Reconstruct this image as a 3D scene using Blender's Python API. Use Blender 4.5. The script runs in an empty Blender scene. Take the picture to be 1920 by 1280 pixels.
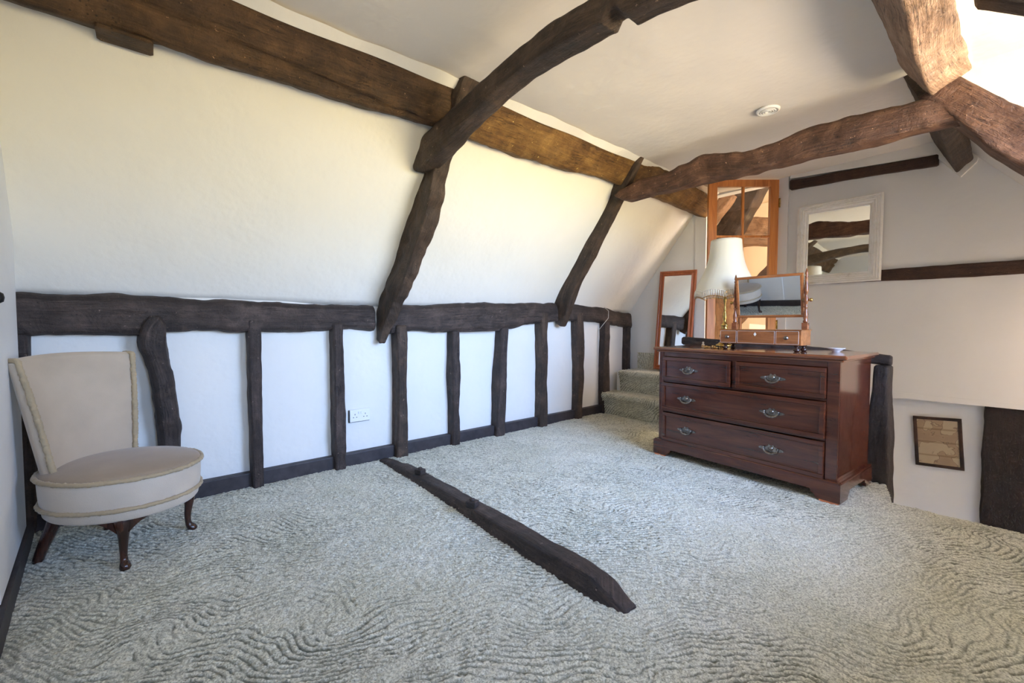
import bpy, bmesh, math, random
import numpy as np
from mathutils import Vector, Matrix

# ---------------------------------------------------------------- camera, world, light, exposure
S = bpy.context.scene
COL = S.collection
CAM_Z = 1.0
cam = bpy.data.cameras.new('camera'); cam_o = bpy.data.objects.new('camera', cam); COL.objects.link(cam_o)
cam.sensor_width = 36.0; cam.lens = 15.0; cam.clip_start = 0.02
YAW = math.atan(951 / 800.0); PITCH = -math.atan(32 / 800.0)
cam_o.location = (0, 0, CAM_Z)
cam_o.rotation_euler = (math.pi / 2 + PITCH, 0, YAW)
S.camera = cam_o
S.view_settings.view_transform = 'Standard'; S.view_settings.look = 'None'
S.view_settings.gamma = 1.0; S.view_settings.use_curve_mapping = False
S.view_settings.exposure = 0.92
S.cycles.use_denoising = True
S.cycles.max_bounces = 10; S.cycles.diffuse_bounces = 7; S.cycles.glossy_bounces = 4
S.cycles.sample_clamp_indirect = 6.0

world = bpy.data.worlds.new('sky'); S.world = world; world.use_nodes = True
wn = world.node_tree.nodes; wl = world.node_tree.links; wn.clear()
wo = wn.new('ShaderNodeOutputWorld'); wb = wn.new('ShaderNodeBackground')
wt = wn.new('ShaderNodeTexCoord'); ws = wn.new('ShaderNodeSeparateXYZ'); wr = wn.new('ShaderNodeValToRGB')
wm = wn.new('ShaderNodeMath'); wm.operation = 'MULTIPLY_ADD'; wm.inputs[1].default_value = .5; wm.inputs[2].default_value = .5
wl.new(wt.outputs['Generated'], ws.inputs[0]); wl.new(ws.outputs[2], wm.inputs[0]); wl.new(wm.outputs[0], wr.inputs[0])
SKY = [(0.0, (.86, .69, .53)), (.30, (.84, .67, .48)), (.41, (.69, .555, .30)), (.485, (.68, .58, .30)), (.505, (.56, .71, 1.0)), (.60, (.40, .585, 1.0)), (1.0, (.28, .46, 1.0))]
while len(wr.color_ramp.elements) < len(SKY): wr.color_ramp.elements.new(.5)
for e_, (p_, c_) in zip(wr.color_ramp.elements, SKY): e_.position = p_; e_.color = (*c_, 1)
wl.new(wr.outputs[0], wb.inputs[0]); wb.inputs[1].default_value = 25.0; wl.new(wb.outputs[0], wo.inputs[0])

def area(name, loc, target, sx, sy, power, col, spread=180):
    l = bpy.data.lights.new(name, 'AREA'); l.shape = 'RECTANGLE'; l.size = sx; l.size_y = sy
    l.energy = power; l.color = col; l.spread = math.radians(spread)
    o = bpy.data.objects.new(name, l); COL.objects.link(o); o.location = loc
    d = Vector(target) - Vector(loc); o.rotation_euler = d.to_track_quat('-Z', 'Y').to_euler()
    return o
# daylight: the sky and the sunlit garden seen by the dormer and an added side window (portals only guide its sampling), a warm lamp for the sunlit next room, added warm fills at steps and stairwell
for nm, loc, sy, sz in (('portal_dormer', (1.07, 2.40, 1.61), 1.66, 1.42), ('portal_fill_window', (1.075, .45, 1.35), .70, .78)):
    p_ = area(nm, loc, (loc[0] - 1, loc[1], loc[2]), sy, sz, 1, (1, 1, 1)); p_.data.cycles.is_portal = True
area('daylight_next_room', (-.75, 4.85, 2.0), (-2.9, 5.4, 1.5), .4, .6, 20, (1.0, .80, .62))
area('fill_steps_warm', (-1.95, 5.9, 2.3), (-2.35, 3.7, .05), .3, .3, 16, (1.0, .74, .34), 70)  # added warm lamp aimed through the doorway at the steps, no roof window there
area('fill_far_wall_warm', (.76, 4.0, .9), (-1.0, 4.2, 1.1), .5, .7, 7, (1.0, .74, .52))  # added warm fill for the far wall, no window stands here

# ---------------------------------------------------------------- noise in numpy
def _h(ix, iy, iz, seed):
    n = (ix.astype(np.int64) * 73856093) ^ (iy.astype(np.int64) * 19349663) ^ (iz.astype(np.int64) * 83492791) ^ (seed * 2654435761)
    n = (n ^ (n >> 13)) * 1274126177 & 0x7fffffff
    n = (n ^ (n >> 16)) * 668265263 & 0x7fffffff
    return (n & 0xffff) / 65535.0
def vnoise(p, seed=0):
    p = np.asarray(p, dtype=float); i = np.floor(p).astype(np.int64); f = p - i; f = f * f * (3 - 2 * f)
    r = 0
    for dx in (0, 1):
        wx = f[..., 0] if dx else 1 - f[..., 0]
        for dy in (0, 1):
            wy = f[..., 1] if dy else 1 - f[..., 1]
            for dz in (0, 1):
                wz = f[..., 2] if dz else 1 - f[..., 2]
                r = r + wx * wy * wz * _h(i[..., 0] + dx, i[..., 1] + dy, i[..., 2] + dz, seed)
    return r * 2 - 1
def fbm(p, oct=3, seed=0):
    r = 0; a = 1.0; p = np.asarray(p, dtype=float)
    for k in range(oct):
        r = r + a * vnoise(p * (2 ** k), seed + k); a *= .5
    return r

# ---------------------------------------------------------------- materials
def newmat(name):
    m = bpy.data.materials.new(name); m.use_nodes = True
    nt = m.node_tree; b = nt.nodes['Principled BSDF']; return m, nt, b
def N(nt, t, **kw):
    n = nt.nodes.new(t)
    for k, v in kw.items(): setattr(n, k, v)
    return n
def ramp(nt, fac, stops):
    r = N(nt, 'ShaderNodeValToRGB'); nt.links.new(fac, r.inputs[0])
    while len(r.color_ramp.elements) < len(stops): r.color_ramp.elements.new(.5)
    for e, (p, c) in zip(r.color_ramp.elements, stops):
        e.position = p; e.color = (*c, 1) if len(c) == 3 else c
    return r.outputs[0]
def noise(nt, vec, scale, detail=4, rough=.6, dist=0):
    n = N(nt, 'ShaderNodeTexNoise'); n.inputs['Scale'].default_value = scale; n.inputs['Detail'].default_value = detail
    n.inputs['Roughness'].default_value = rough; n.inputs['Distortion'].default_value = dist
    if vec: nt.links.new(vec, n.inputs['Vector'])
    return n.outputs[0]
def mapping(nt, vec, sc):
    m = N(nt, 'ShaderNodeMapping'); m.inputs['Scale'].default_value = sc; nt.links.new(vec, m.inputs[0]); return m.outputs[0]
def mixc(nt, fac, a, b, mode='MIX'):
    m = N(nt, 'ShaderNodeMix', data_type='RGBA', blend_type=mode)
    for i, v in ((0, fac), (6, a), (7, b)):
        if isinstance(v, (int, float)): m.inputs[i].default_value = v
        elif isinstance(v, tuple): m.inputs[i].default_value = (*v, 1)
        else: nt.links.new(v, m.inputs[i])
    return m.outputs[2]
def bump(nt, b, h, dist=.01, strength=1.0, prev=None):
    n = N(nt, 'ShaderNodeBump'); n.inputs['Distance'].default_value = dist; n.inputs['Strength'].default_value = strength
    nt.links.new(h, n.inputs['Height'])
    if prev is not None: nt.links.new(prev, n.inputs['Normal'])
    nt.links.new(n.outputs[0], b.inputs['Normal']); return n.outputs[0]
def objco(nt): return N(nt, 'ShaderNodeTexCoord').outputs['Object']

def oak(name, dark, mid, light, rough=.62, amt=.5, fleck=1.0):
    m, nt, b = newmat(name)
    at = N(nt, 'ShaderNodeAttribute', attribute_name='grain').outputs['Vector']; co = objco(nt)
    g = noise(nt, mapping(nt, at, (6, 95, 8)), 1.0, 6, .68, .5)
    blotch = noise(nt, co, 9, 6, .68, .4)
    patch = noise(nt, mapping(nt, at, (2.4, 7, 3)), 1.0, 5, .62, .6)
    fine = noise(nt, co, 120, 4, .7)
    c = ramp(nt, g, [(.30, dark), (.52, mid), (.78, light)])
    c2 = ramp(nt, blotch, [(.34, tuple(x * .5 for x in dark)), (.50, mid), (.68, light)])
    c3 = ramp(nt, patch, [(.34, tuple(x * .5 for x in dark)), (.54, mid), (.74, tuple(x * 1.1 for x in light))])
    c = mixc(nt, .62, c, mixc(nt, amt, c2, c3))
    cr_ = noise(nt, mapping(nt, at, (2.2, 34, 5)), 1.0, 4, .55)
    cl = ramp(nt, cr_, [(.482, (1, 1, 1)), (.5, (.18, .16, .15)), (.518, (1, 1, 1))])
    cmask = ramp(nt, noise(nt, co, 3.5, 3, .5), [(.47, (0, 0, 0)), (.56, (.85, .85, .85))])
    c = mixc(nt, cmask, c, mixc(nt, 1.0, c, cl, 'MULTIPLY'))
    vo = N(nt, 'ShaderNodeTexVoronoi'); vo.inputs['Scale'].default_value = 42; nt.links.new(co, vo.inputs['Vector'])
    hole = ramp(nt, vo.outputs['Distance'], [(.10, (.10, .08, .08)), (.17, (1, 1, 1))])
    hm = ramp(nt, noise(nt, co, 5, 2, .5), [(.48, (0, 0, 0)), (.55, (.8, .8, .8))])
    c = mixc(nt, hm, c, mixc(nt, 1.0, c, hole, 'MULTIPLY'))
    fl = ramp(nt, noise(nt, co, 38, 5, .75), [(.655, (0, 0, 0)), (.70, (.75 * fleck,) * 3)])
    c = mixc(nt, fl, c, tuple(min(1, x * 2.6 + .05) for x in light))
    c = mixc(nt, .35, c, ramp(nt, fine, [(.3, (.55, .55, .55)), (.7, (1.25, 1.25, 1.25))]), 'MULTIPLY')
    nt.links.new(c, b.inputs['Base Color'])
    b.inputs['Roughness'].default_value = rough
    n1 = bump(nt, b, g, .006, .9); n2 = bump(nt, b, blotch, .022, .9, n1); n3 = bump(nt, b, cl, .005, .5, n2); bump(nt, b, fine, .003, .8, n3)
    return m
def polished(name, dark, mid, light, rough=.22, scale=(3, 40, 40), coat=.3):
    m, nt, b = newmat(name)
    co = objco(nt)
    g = noise(nt, mapping(nt, co, scale), 1.0, 5, .6, .8)
    nt.links.new(ramp(nt, g, [(.3, dark), (.52, mid), (.75, light)]), b.inputs['Base Color'])
    b.inputs['Roughness'].default_value = rough; b.inputs['Coat Weight'].default_value = coat; b.inputs['Coat Roughness'].default_value = .12
    bump(nt, b, g, .0008, .4); return m
def plaster(name, c, rough=.85, bs=.35, var=.04):
    m, nt, b = newmat(name); co = objco(nt)
    n = noise(nt, co, 2.2, 4, .6); n2 = noise(nt, co, 26, 5, .6)
    nt.links.new(ramp(nt, n, [(.3, tuple(x * (1 - var) for x in c)), (.7, c)]), b.inputs['Base Color'])
    b.inputs['Roughness'].default_value = rough
    a = bump(nt, b, n, .05, .35); bump(nt, b, n2, .004, bs, a); return m
def plain(name, c, rough=.5, metal=0, var=0, sc=30, bmp=0):
    m, nt, b = newmat(name); b.inputs['Roughness'].default_value = rough; b.inputs['Metallic'].default_value = metal
    n = noise(nt, objco(nt), sc, 4, .6)
    nt.links.new(ramp(nt, n, [(.3, tuple(x * (1 - var) for x in c)), (.7, tuple(min(1, x * (1 + var)) for x in c))]), b.inputs['Base Color'])
    if bmp: bump(nt, b, n, bmp, .6)
    return m

M = {}
M['plaster'] = plaster('white_plaster', (.82, .80, .75))
M['ceiling'] = plaster('cream_ceiling_plaster', (.80, .75, .68))
M['paint'] = plaster('white_painted_wall', (.80, .80, .79), .7, .15)
M['paint_near'] = plaster('white_painted_board', (.80, .81, .82), .55, .05, .02)
M['cream'] = plaster('warm_cream_wall', (.80, .72, .61))
M['oak_frame'] = oak('dark_frame_oak', (.009, .006, .005), (.048, .031, .025), (.18, .125, .10))
M['oak_truss'] = oak('brown_truss_oak', (.010, .006, .004), (.055, .033, .021), (.20, .125, .078))
M['oak_purlin'] = oak('rusty_purlin_oak', (.014, .007, .003), (.080, .040, .017), (.24, .13, .055))
M['oak_rust'] = oak('orange_purlin_oak', (.030, .012, .004), (.17, .080, .020), (.46, .27, .08))
M['oak_red'] = oak('red_brown_oak', (.018, .008, .005), (.12, .053, .030), (.40, .21, .12))
M['oak_dormer_lit'] = oak('dormer_lit_purlin_oak', (.06, .028, .014), (.32, .19, .12), (.62, .45, .31), .62, .5, .5)  # dormer light on the purlin face is put into the pale colour
M['oak_pale_lit'] = oak('pale_sunlit_oak', (.12, .06, .03), (.36, .20, .11), (.55, .36, .22), .7, .35)  # pinkish oak, with the sunlight on brace and lintel put into its tone
M['oak_band'] = oak('brown_band_oak', (.025, .012, .008), (.062, .028, .017), (.10, .05, .03), .7, .3)
M['oak_black'] = oak('near_black_oak', (.006, .004, .003), (.018, .010, .008), (.05, .02, .016), .6)
M['skirting'] = plain('dark_skirting', (.035, .028, .030), .55, 0, .4, 14, .003)
M['mahogany'] = polished('mahogany', (.045, .010, .004), (.082, .019, .008), (.13, .034, .014), .17, (3, 26, 26), .7)
M['mahogany_top'] = polished('mahogany_top', (.10, .028, .010), (.19, .058, .022), (.28, .10, .04), .12, (3, 30, 30), .6)
M['satinwood'] = polished('satinwood', (.22, .070, .020), (.34, .12, .036), (.46, .18, .062), .25, (5, 28, 28))
M['walnut'] = polished('red_walnut', (.10, .030, .012), (.21, .065, .022), (.33, .11, .04), .25, (5, 28, 28))
M['pine'] = polished('orange_pine', (.33, .105, .025), (.50, .175, .042), (.62, .25, .07), .35, (25, 25, 2.2), .15)
M['orange_frame'] = polished('orange_stained_frame', (.26, .06, .018), (.40, .105, .03), (.52, .16, .05), .28, (20, 20, 3))
M['chair_leg'] = polished('dark_chair_leg', (.018, .007, .005), (.045, .016, .010), (.075, .028, .016), .25, (20, 20, 4))
M['brass'] = plain('old_brass', (.52, .36, .12), .25, 1.0, .25, 20)
M['gilt'] = plain('gilt_beads', (.55, .34, .12), .3, 1.0, .3, 60)
M['pewter'] = plain('dark_pewter', (.27, .245, .225), .3, 1.0, .5, 90)
M['iron'] = plain('black_iron', (.02, .02, .022), .5, .6, .2)
M['mirror'] = plain('silvered_glass', (.86, .88, .87), .015, 1.0)
M['china'] = plain('white_china', (.82, .82, .84), .12)
M['plastic'] = plain('white_plastic', (.83, .83, .82), .35)
M['dark_hole'] = plain('dark_slot', (.03, .03, .03), .6)
M['bone'] = plain('bone_inlay', (.82, .78, .68), .4)
M['orange_pad'] = plain('orange_pad', (.62, .22, .10), .7, 0, .15, 50)
M['wire'] = plain('grey_wire', (.55, .53, .50), .6)
M['paper'] = None

def silver_mat():
    m, nt, b = newmat('worn_silver_leaf'); co = objco(nt)
    n = noise(nt, co, 14, 6, .7)
    c = ramp(nt, n, [(.25, (.66, .61, .53)), (.40, (.86, .84, .79)), (.7, (.93, .92, .89))])  # dormer light on the frame is put into this near-white base
    nt.links.new(c, b.inputs['Base Color']); b.inputs['Metallic'].default_value = .15; b.inputs['Roughness'].default_value = .38
    bump(nt, b, n, .001, .4); return m
M['silver'] = silver_mat()
def velvet(name, c, sheen=.6):
    m, nt, b = newmat(name); co = objco(nt)
    n = noise(nt, co, 7, 3, .5); n2 = noise(nt, co, 260, 3, .6)
    nt.links.new(ramp(nt, n, [(.3, tuple(x * .86 for x in c)), (.7, c)]), b.inputs['Base Color'])
    b.inputs['Roughness'].default_value = .9; b.inputs['Sheen Weight'].default_value = sheen; b.inputs['Sheen Roughness'].default_value = .4
    bump(nt, b, n2, .0015, .5); return m
M['velvet_back'] = velvet('warm_taupe_velvet', (.50, .405, .30), .3)
M['velvet_top'] = velvet('taupe_velvet', (.34, .255, .175), .25)
M['velvet'] = velvet('beige_velvet', (.60, .51, .405), .35)
M['braid'] = velvet('gold_braid', (.43, .33, .20), .25)
def shade_mat():
    m, nt, b = newmat('cream_silk_shade')
    b.inputs['Base Color'].default_value = (.90, .87, .74, 1); b.inputs['Roughness'].default_value = .6
    b.inputs['Subsurface Weight'].default_value = 0; b.inputs['Sheen Weight'].default_value = .3
    tr = N(nt, 'ShaderNodeBsdfTranslucent'); tr.inputs[0].default_value = (.85, .8, .62, 1)
    mx = N(nt, 'ShaderNodeMixShader'); mx.inputs[0].default_value = .22
    out = nt.nodes['Material Output']; nt.links.new(b.outputs[0], mx.inputs[1]); nt.links.new(tr.outputs[0], mx.inputs[2]); nt.links.new(mx.outputs[0], out.inputs[0])
    n = noise(nt, mapping(nt, objco(nt), (1, 1, .15)), 60, 3, .6); bump(nt, b, n, .002, .4); return m
M['shade'] = shade_mat()
def glass_mat():
    m, nt, b = newmat('thin_pane_glass')
    g = N(nt, 'ShaderNodeBsdfGlossy'); g.inputs['Roughness'].default_value = .02
    t = N(nt, 'ShaderNodeBsdfTransparent'); t.inputs[0].default_value = (.96, .97, .96, 1)
    fr = N(nt, 'ShaderNodeFresnel'); fr.inputs[0].default_value = 1.45
    mx = N(nt, 'ShaderNodeMixShader'); nt.links.new(fr.outputs[0], mx.inputs[0]); nt.links.new(t.outputs[0], mx.inputs[1]); nt.links.new(g.outputs[0], mx.inputs[2])
    nt.links.new(mx.outputs[0], nt.nodes['Material Output'].inputs[0]); return m
M['glass'] = glass_mat()
def carpet_mat():
    m, nt, b = newmat('sculpted_sage_carpet')
    at = N(nt, 'ShaderNodeAttribute', attribute_name='pile').outputs['Fac']   # 0 in the cut channel, where shade is painted, 1 on the pile
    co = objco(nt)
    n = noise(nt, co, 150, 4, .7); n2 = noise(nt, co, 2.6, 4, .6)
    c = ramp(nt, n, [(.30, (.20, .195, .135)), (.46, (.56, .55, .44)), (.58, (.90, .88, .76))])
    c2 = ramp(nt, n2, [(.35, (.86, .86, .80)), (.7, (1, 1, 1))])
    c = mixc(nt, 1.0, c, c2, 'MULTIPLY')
    c = mixc(nt, at, (.13, .13, .085), c)  # shade in channels and tuft gaps is put into the carpet colour
    nt.links.new(c, b.inputs['Base Color']); b.inputs['Roughness'].default_value = .95
    b.inputs['Sheen Weight'].default_value = .25
    bump(nt, b, n, .006, .9); return m
M['carpet'] = carpet_mat()
def map_mat():
    m, nt, b = newmat('faded_brown_chart'); co = objco(nt)
    n = noise(nt, co, 7, 3, .5)
    c = ramp(nt, n, [(.40, (.30, .21, .13)), (.50, (.33, .235, .145)), (.505, (.17, .11, .07)), (.52, (.42, .33, .21)), (.7, (.40, .31, .20))])
    n2 = noise(nt, co, 45, 3, .6); sp = ramp(nt, n2, [(.66, (1, 1, 1)), (.72, (.35, .32, .35))])
    w = N(nt, 'ShaderNodeTexWave', bands_direction='Z'); w.inputs['Scale'].default_value = 3.2; w.inputs['Distortion'].default_value = .6; nt.links.new(co, w.inputs[0])
    li = ramp(nt, w.outputs[0], [(.02, (.72, .68, .62)), (.06, (1, 1, 1))])
    c = mixc(nt, 1, mixc(nt, 1, c, sp, 'MULTIPLY'), li, 'MULTIPLY')
    nt.links.new(c, b.inputs['Base Color']); b.inputs['Roughness'].default_value = .35; return m
M['paper'] = map_mat()

# ---------------------------------------------------------------- object helpers
def link(name, me, mat, parent=None):
    o = bpy.data.objects.new(name, me); COL.objects.link(o)
    if mat is not None: me.materials.append(M[mat] if isinstance(mat, str) else mat)
    if parent is not None: o.parent = parent
    return o
def mesh(name, vs, fs, mat, parent=None, smooth=False, grain=None):
    me = bpy.data.meshes.new(name); me.from_pydata([tuple(map(float, v)) for v in vs], [], [tuple(f) for f in fs])
    if smooth: me.polygons.foreach_set('use_smooth', [True] * len(me.polygons))
    if grain is not None:
        a = me.attributes.new('grain', 'FLOAT_VECTOR', 'POINT'); a.data.foreach_set('vector', np.asarray(grain, dtype=np.float32).ravel())
    me.update(); return link(name, me, mat, parent)
def thing(name, label, cat, loc=(0, 0, 0), rz=0, group=None):
    o = bpy.data.objects.new(name, None); COL.objects.link(o); o.location = loc; o.rotation_euler = (0, 0, rz)
    o.empty_display_size = .1; return tag(o, label, cat, group)
def tag(o, label, cat, group=None):
    o['label'] = label; o['category'] = cat
    if group: o['group'] = group
    return o
def struct(o): o['kind'] = 'structure'; return o

class MB:
    """collects shapes, then links them as one mesh object"""
    def __init__(s): s.v = []; s.f = []; s.sm = []
    def add(s, vs, fs, sm=False):
        k = len(s.v); s.v += [tuple(map(float, v)) for v in vs]; s.f += [tuple(i + k for i in f) for f in fs]; s.sm += [sm] * len(fs); return s
    def box(s, a, b, bev=0):
        (x0, y0, z0), (x1, y1, z1) = a, b
        if bev <= 0:
            v = [(x, y, z) for z in (z0, z1) for y in (y0, y1) for x in (x0, x1)]
            return s.add(v, [(0, 2, 3, 1), (4, 5, 7, 6), (0, 1, 5, 4), (2, 6, 7, 3), (0, 4, 6, 2), (1, 3, 7, 5)])
        bm = bmesh.new(); bmesh.ops.create_cube(bm, size=1)
        for v in bm.verts: v.co = Vector(((x0 + x1) / 2 + v.co.x * (x1 - x0), (y0 + y1) / 2 + v.co.y * (y1 - y0), (z0 + z1) / 2 + v.co.z * (z1 - z0)))
        bmesh.ops.bevel(bm, geom=bm.edges[:], offset=bev, segments=2, profile=.5, affect='EDGES')
        bm.verts.index_update(); s.add([v.co for v in bm.verts], [[v.index for v in f.verts] for f in bm.faces]); bm.free(); return s
    def lathe(s, prof, n=24, c=(0, 0, 0), axis='z', sx=1, sy=1):
        vs = []
        for r, z in prof:
            for k in range(n):
                a = 2 * math.pi * k / n; x, y = r * math.cos(a) * sx, r * math.sin(a) * sy
                p = (x, y, z) if axis == 'z' else ((x, z, y) if axis == 'y' else (z, x, y))
                vs.append((p[0] + c[0], p[1] + c[1], p[2] + c[2]))
        fs = []
        for i in range(len(prof) - 1):
            for k in range(n):
                a, b = i * n + k, i * n + (k + 1) % n; fs.append((a, b, b + n, a + n))
        fs.append(tuple(reversed(range(n)))); L = (len(prof) - 1) * n; fs.append(tuple(range(L, L + n)))
        if axis == 'y': fs = [tuple(reversed(f)) for f in fs]
        return s.add(vs, fs, True)
    def tube(s, pts, r, n=10, closed=False, flat=1.0):
        P = [Vector(p) for p in pts]; m = len(P); vs = []; up = Vector((0, 0, 1))
        R = r if isinstance(r, (list, tuple)) else [r] * m
        prev = None
        for i in range(m):
            t = (P[(i + 1) % m] - P[i - 1]) if closed else (P[min(i + 1, m - 1)] - P[max(i - 1, 0)])
            t.normalize()
            if prev is None:
                u = up if abs(t.z) < .9 else Vector((1, 0, 0)); a = t.cross(u).normalized()
            else: a = (prev - t * prev.dot(t)).normalized()
            prev = a; b = t.cross(a)
            for k in range(n):
                w = 2 * math.pi * k / n; vs.append(P[i] + a * (R[i] * math.cos(w)) + b * (R[i] * flat * math.sin(w)))
        fs = []
        for i in range(m if closed else m - 1):
            j = (i + 1) % m
            for k in range(n): fs.append((i * n + k, i * n + (k + 1) % n, j * n + (k + 1) % n, j * n + k))
        if not closed: fs += [tuple(reversed(range(n))), tuple(range((m - 1) * n, m * n))]
        return s.add(vs, fs, True)
    def prism(s, poly, f0, f1):
        """poly 2D points; f0/f1 map a 2D point to 3D for the two faces"""
        n = len(poly); vs = [f0(*p) for p in poly] + [f1(*p) for p in poly]
        fs = [tuple(range(n)), tuple(reversed(range(n, 2 * n)))] + [(i, i + n, (i + 1) % n + n, (i + 1) % n) for i in range(n)]
        return s.add(vs, fs)
    def build(s, name, mat, parent=None, fix=True):
        me = bpy.data.meshes.new(name); me.from_pydata(s.v, [], s.f); me.polygons.foreach_set('use_smooth', s.sm)
        if fix:
            bm = bmesh.new(); bm.from_mesh(me); bmesh.ops.recalc_face_normals(bm, faces=bm.faces[:]); bm.to_mesh(me); bm.free()
        me.update(); return link(name, me, mat, parent)

def cr(pts, step):
    """resample a list of rows (each row flattened control data) with Catmull-Rom at about `step` spacing"""
    P = np.array(pts, dtype=float); n = len(P); P = P.reshape(n, -1)
    if n == 2:
        m = max(2, int(np.linalg.norm((P[1] - P[0])[:3]) / step)); t = np.linspace(0, 1, m + 1)[:, None]; return P[0] * (1 - t) + P[1] * t
    out = []
    for i in range(n - 1):
        a, b, c, d = P[max(i - 1, 0)], P[i], P[i + 1], P[min(i + 2, n - 1)]
        m = max(1, int(np.linalg.norm((c - b)[:3]) / step))
        t = (np.arange(m) / m)[:, None]
        out.append(.5 * ((2 * b) + (-a + c) * t + (2 * a - 5 * b + 4 * c - d) * t ** 2 + (-a + 3 * b - 3 * c + d) * t ** 3))
    out.append(P[-1:]); return np.vstack(out)

def beam(name, stations, mat, label=None, cat='timber', amp=.008, corner=.018, seed=0, parent=None, group=None, step=.016, ring=13, groove=None, ends=.01, linear=False, fine=.0025):
    """stations: rows of four 3D corner points in order round the section. Rounded, waney, adzed surface."""
    st = np.array(stations, dtype=float)
    if linear:
        rows = [cr([st[i].ravel(), st[i + 1].ravel()], step)[:-1] for i in range(len(st) - 1)] + [st[-1].reshape(1, -1)]
        R = np.vstack(rows)
    else: R = cr(st.reshape(len(st), -1), step)
    R = R.reshape(len(R), 4, 3); n = len(R)
    cen = R.mean(1); L = np.concatenate([[0], np.cumsum(np.linalg.norm(np.diff(cen, axis=0), axis=1))])
    V = []; G = []
    per_pts = None
    for i in range(n):
        C = R[i]; ring_p = []; ring_g = []; acc = 0
        for k in range(4):
            a, b = C[k], C[(k + 1) % 4]; e = np.linalg.norm(b - a); u = (b - a) / max(e, 1e-6)
            c = min(corner, e * .3)
            for t in np.linspace(c / max(e, 1e-6), 1 - c / max(e, 1e-6), ring):
                ring_p.append(a + (b - a) * t); ring_g.append(acc + t * e)
            nx = C[(k + 2) % 4]; e2 = np.linalg.norm(nx - b); u2 = (nx - b) / max(e2, 1e-6); c2 = min(corner, e2 * .3)
            ring_p.append(b - u * c * .29 + u2 * c2 * .29); ring_g.append(acc + e)
            acc += e
        V.append(ring_p); G.append([(L[i] + seed * 3.7, g, seed * 1.3) for g in ring_g])
    V = np.array(V); m = V.shape[1]; G = np.array(G)
    cc = V.mean(1, keepdims=True); out = V - cc; out /= np.maximum(np.linalg.norm(out, axis=2, keepdims=True), 1e-6)
    q = V * np.array([4.5, 4.5, 4.5]) + seed * 11.3
    gq = G.copy(); gq[..., 0] *= 3; gq[..., 1] *= 26
    d = amp * fbm(q, 3, seed) + fine * fbm(gq, 3, seed + 40) + amp * .5 * fbm(V * 14 + seed, 2, seed + 9) - amp * 1.6 * np.clip(vnoise(V * np.array([9, 9, 9.]) + 5 * seed, seed + 60) - .45, 0, 1)
    if groove is not None:           # (face fraction start->end, depth, half width): a long split in the timber
        f0, f1, dep, hw = groove
        tt = L / L[-1]
        idx = (np.arange(m) / m)[None, :]
        pos = (f0 + (f1 - f0) * tt)[:, None] + .006 * vnoise(np.stack([L * 4, L * 0, L * 0], -1), seed)[:, None]
        d = d - dep * np.exp(-((idx - pos) / hw) ** 2)
    V = V + out * d[..., None]
    vs = V.reshape(-1, 3); gs = G.reshape(-1, 3)
    fs = [(i * m + k, i * m + (k + 1) % m, (i + 1) * m + (k + 1) % m, (i + 1) * m + k) for i in range(n - 1) for k in range(m)]
    base = len(vs); ends_v = []; ends_g = []
    for (row, sgn) in ((0, -1), (n - 1, 1)):
        tdir = cen[min(row + 1, n - 1)] - cen[max(row - 1, 0)]; tdir /= np.linalg.norm(tdir)
        s0 = base + len(ends_v)
        cpt = V[row].mean(0)
        for k in range(m): ends_v.append(cpt + (V[row][k] - cpt) * .82 + tdir * sgn * ends); ends_g.append(G[row][k] + np.array([sgn * ends, 0, 0]))
        ends_v.append(cpt + tdir * sgn * ends); ends_g.append(G[row][0])
        for k in range(m):
            a, b = row * m + k, row * m + (k + 1) % m; c, dd = s0 + k, s0 + (k + 1) % m
            fs.append((a, b, dd, c) if sgn > 0 else (b, a, c, dd)); fs.append((c, dd, s0 + m) if sgn > 0 else (dd, c, s0 + m))
    vs = np.vstack([vs, np.array(ends_v)]); gs = np.vstack([gs, np.array(ends_g)])
    me = bpy.data.meshes.new(name); me.from_pydata(vs.tolist(), [], fs)
    bm = bmesh.new(); bm.from_mesh(me); bmesh.ops.recalc_face_normals(bm, faces=bm.faces[:]); bm.to_mesh(me); bm.free()
    a = me.attributes.new('grain', 'FLOAT_VECTOR', 'POINT'); a.data.foreach_set('vector', gs.astype(np.float32).ravel())
    me.polygons.foreach_set('use_smooth', [True] * len(me.polygons))
    o = link(name, me, mat, parent)
    if label: tag(o, label, cat, group)
    return o
def sec_xz(up, lo, y0, y1):
    """stations of a timber lying in a plane of constant y: upper and lower polylines (x, z)"""
    return [[(u[0], y0, u[1]), (l[0], y0, l[1]), (l[0], y1, l[1]), (u[0], y1, u[1])] for u, l in zip(up, lo)]

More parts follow.
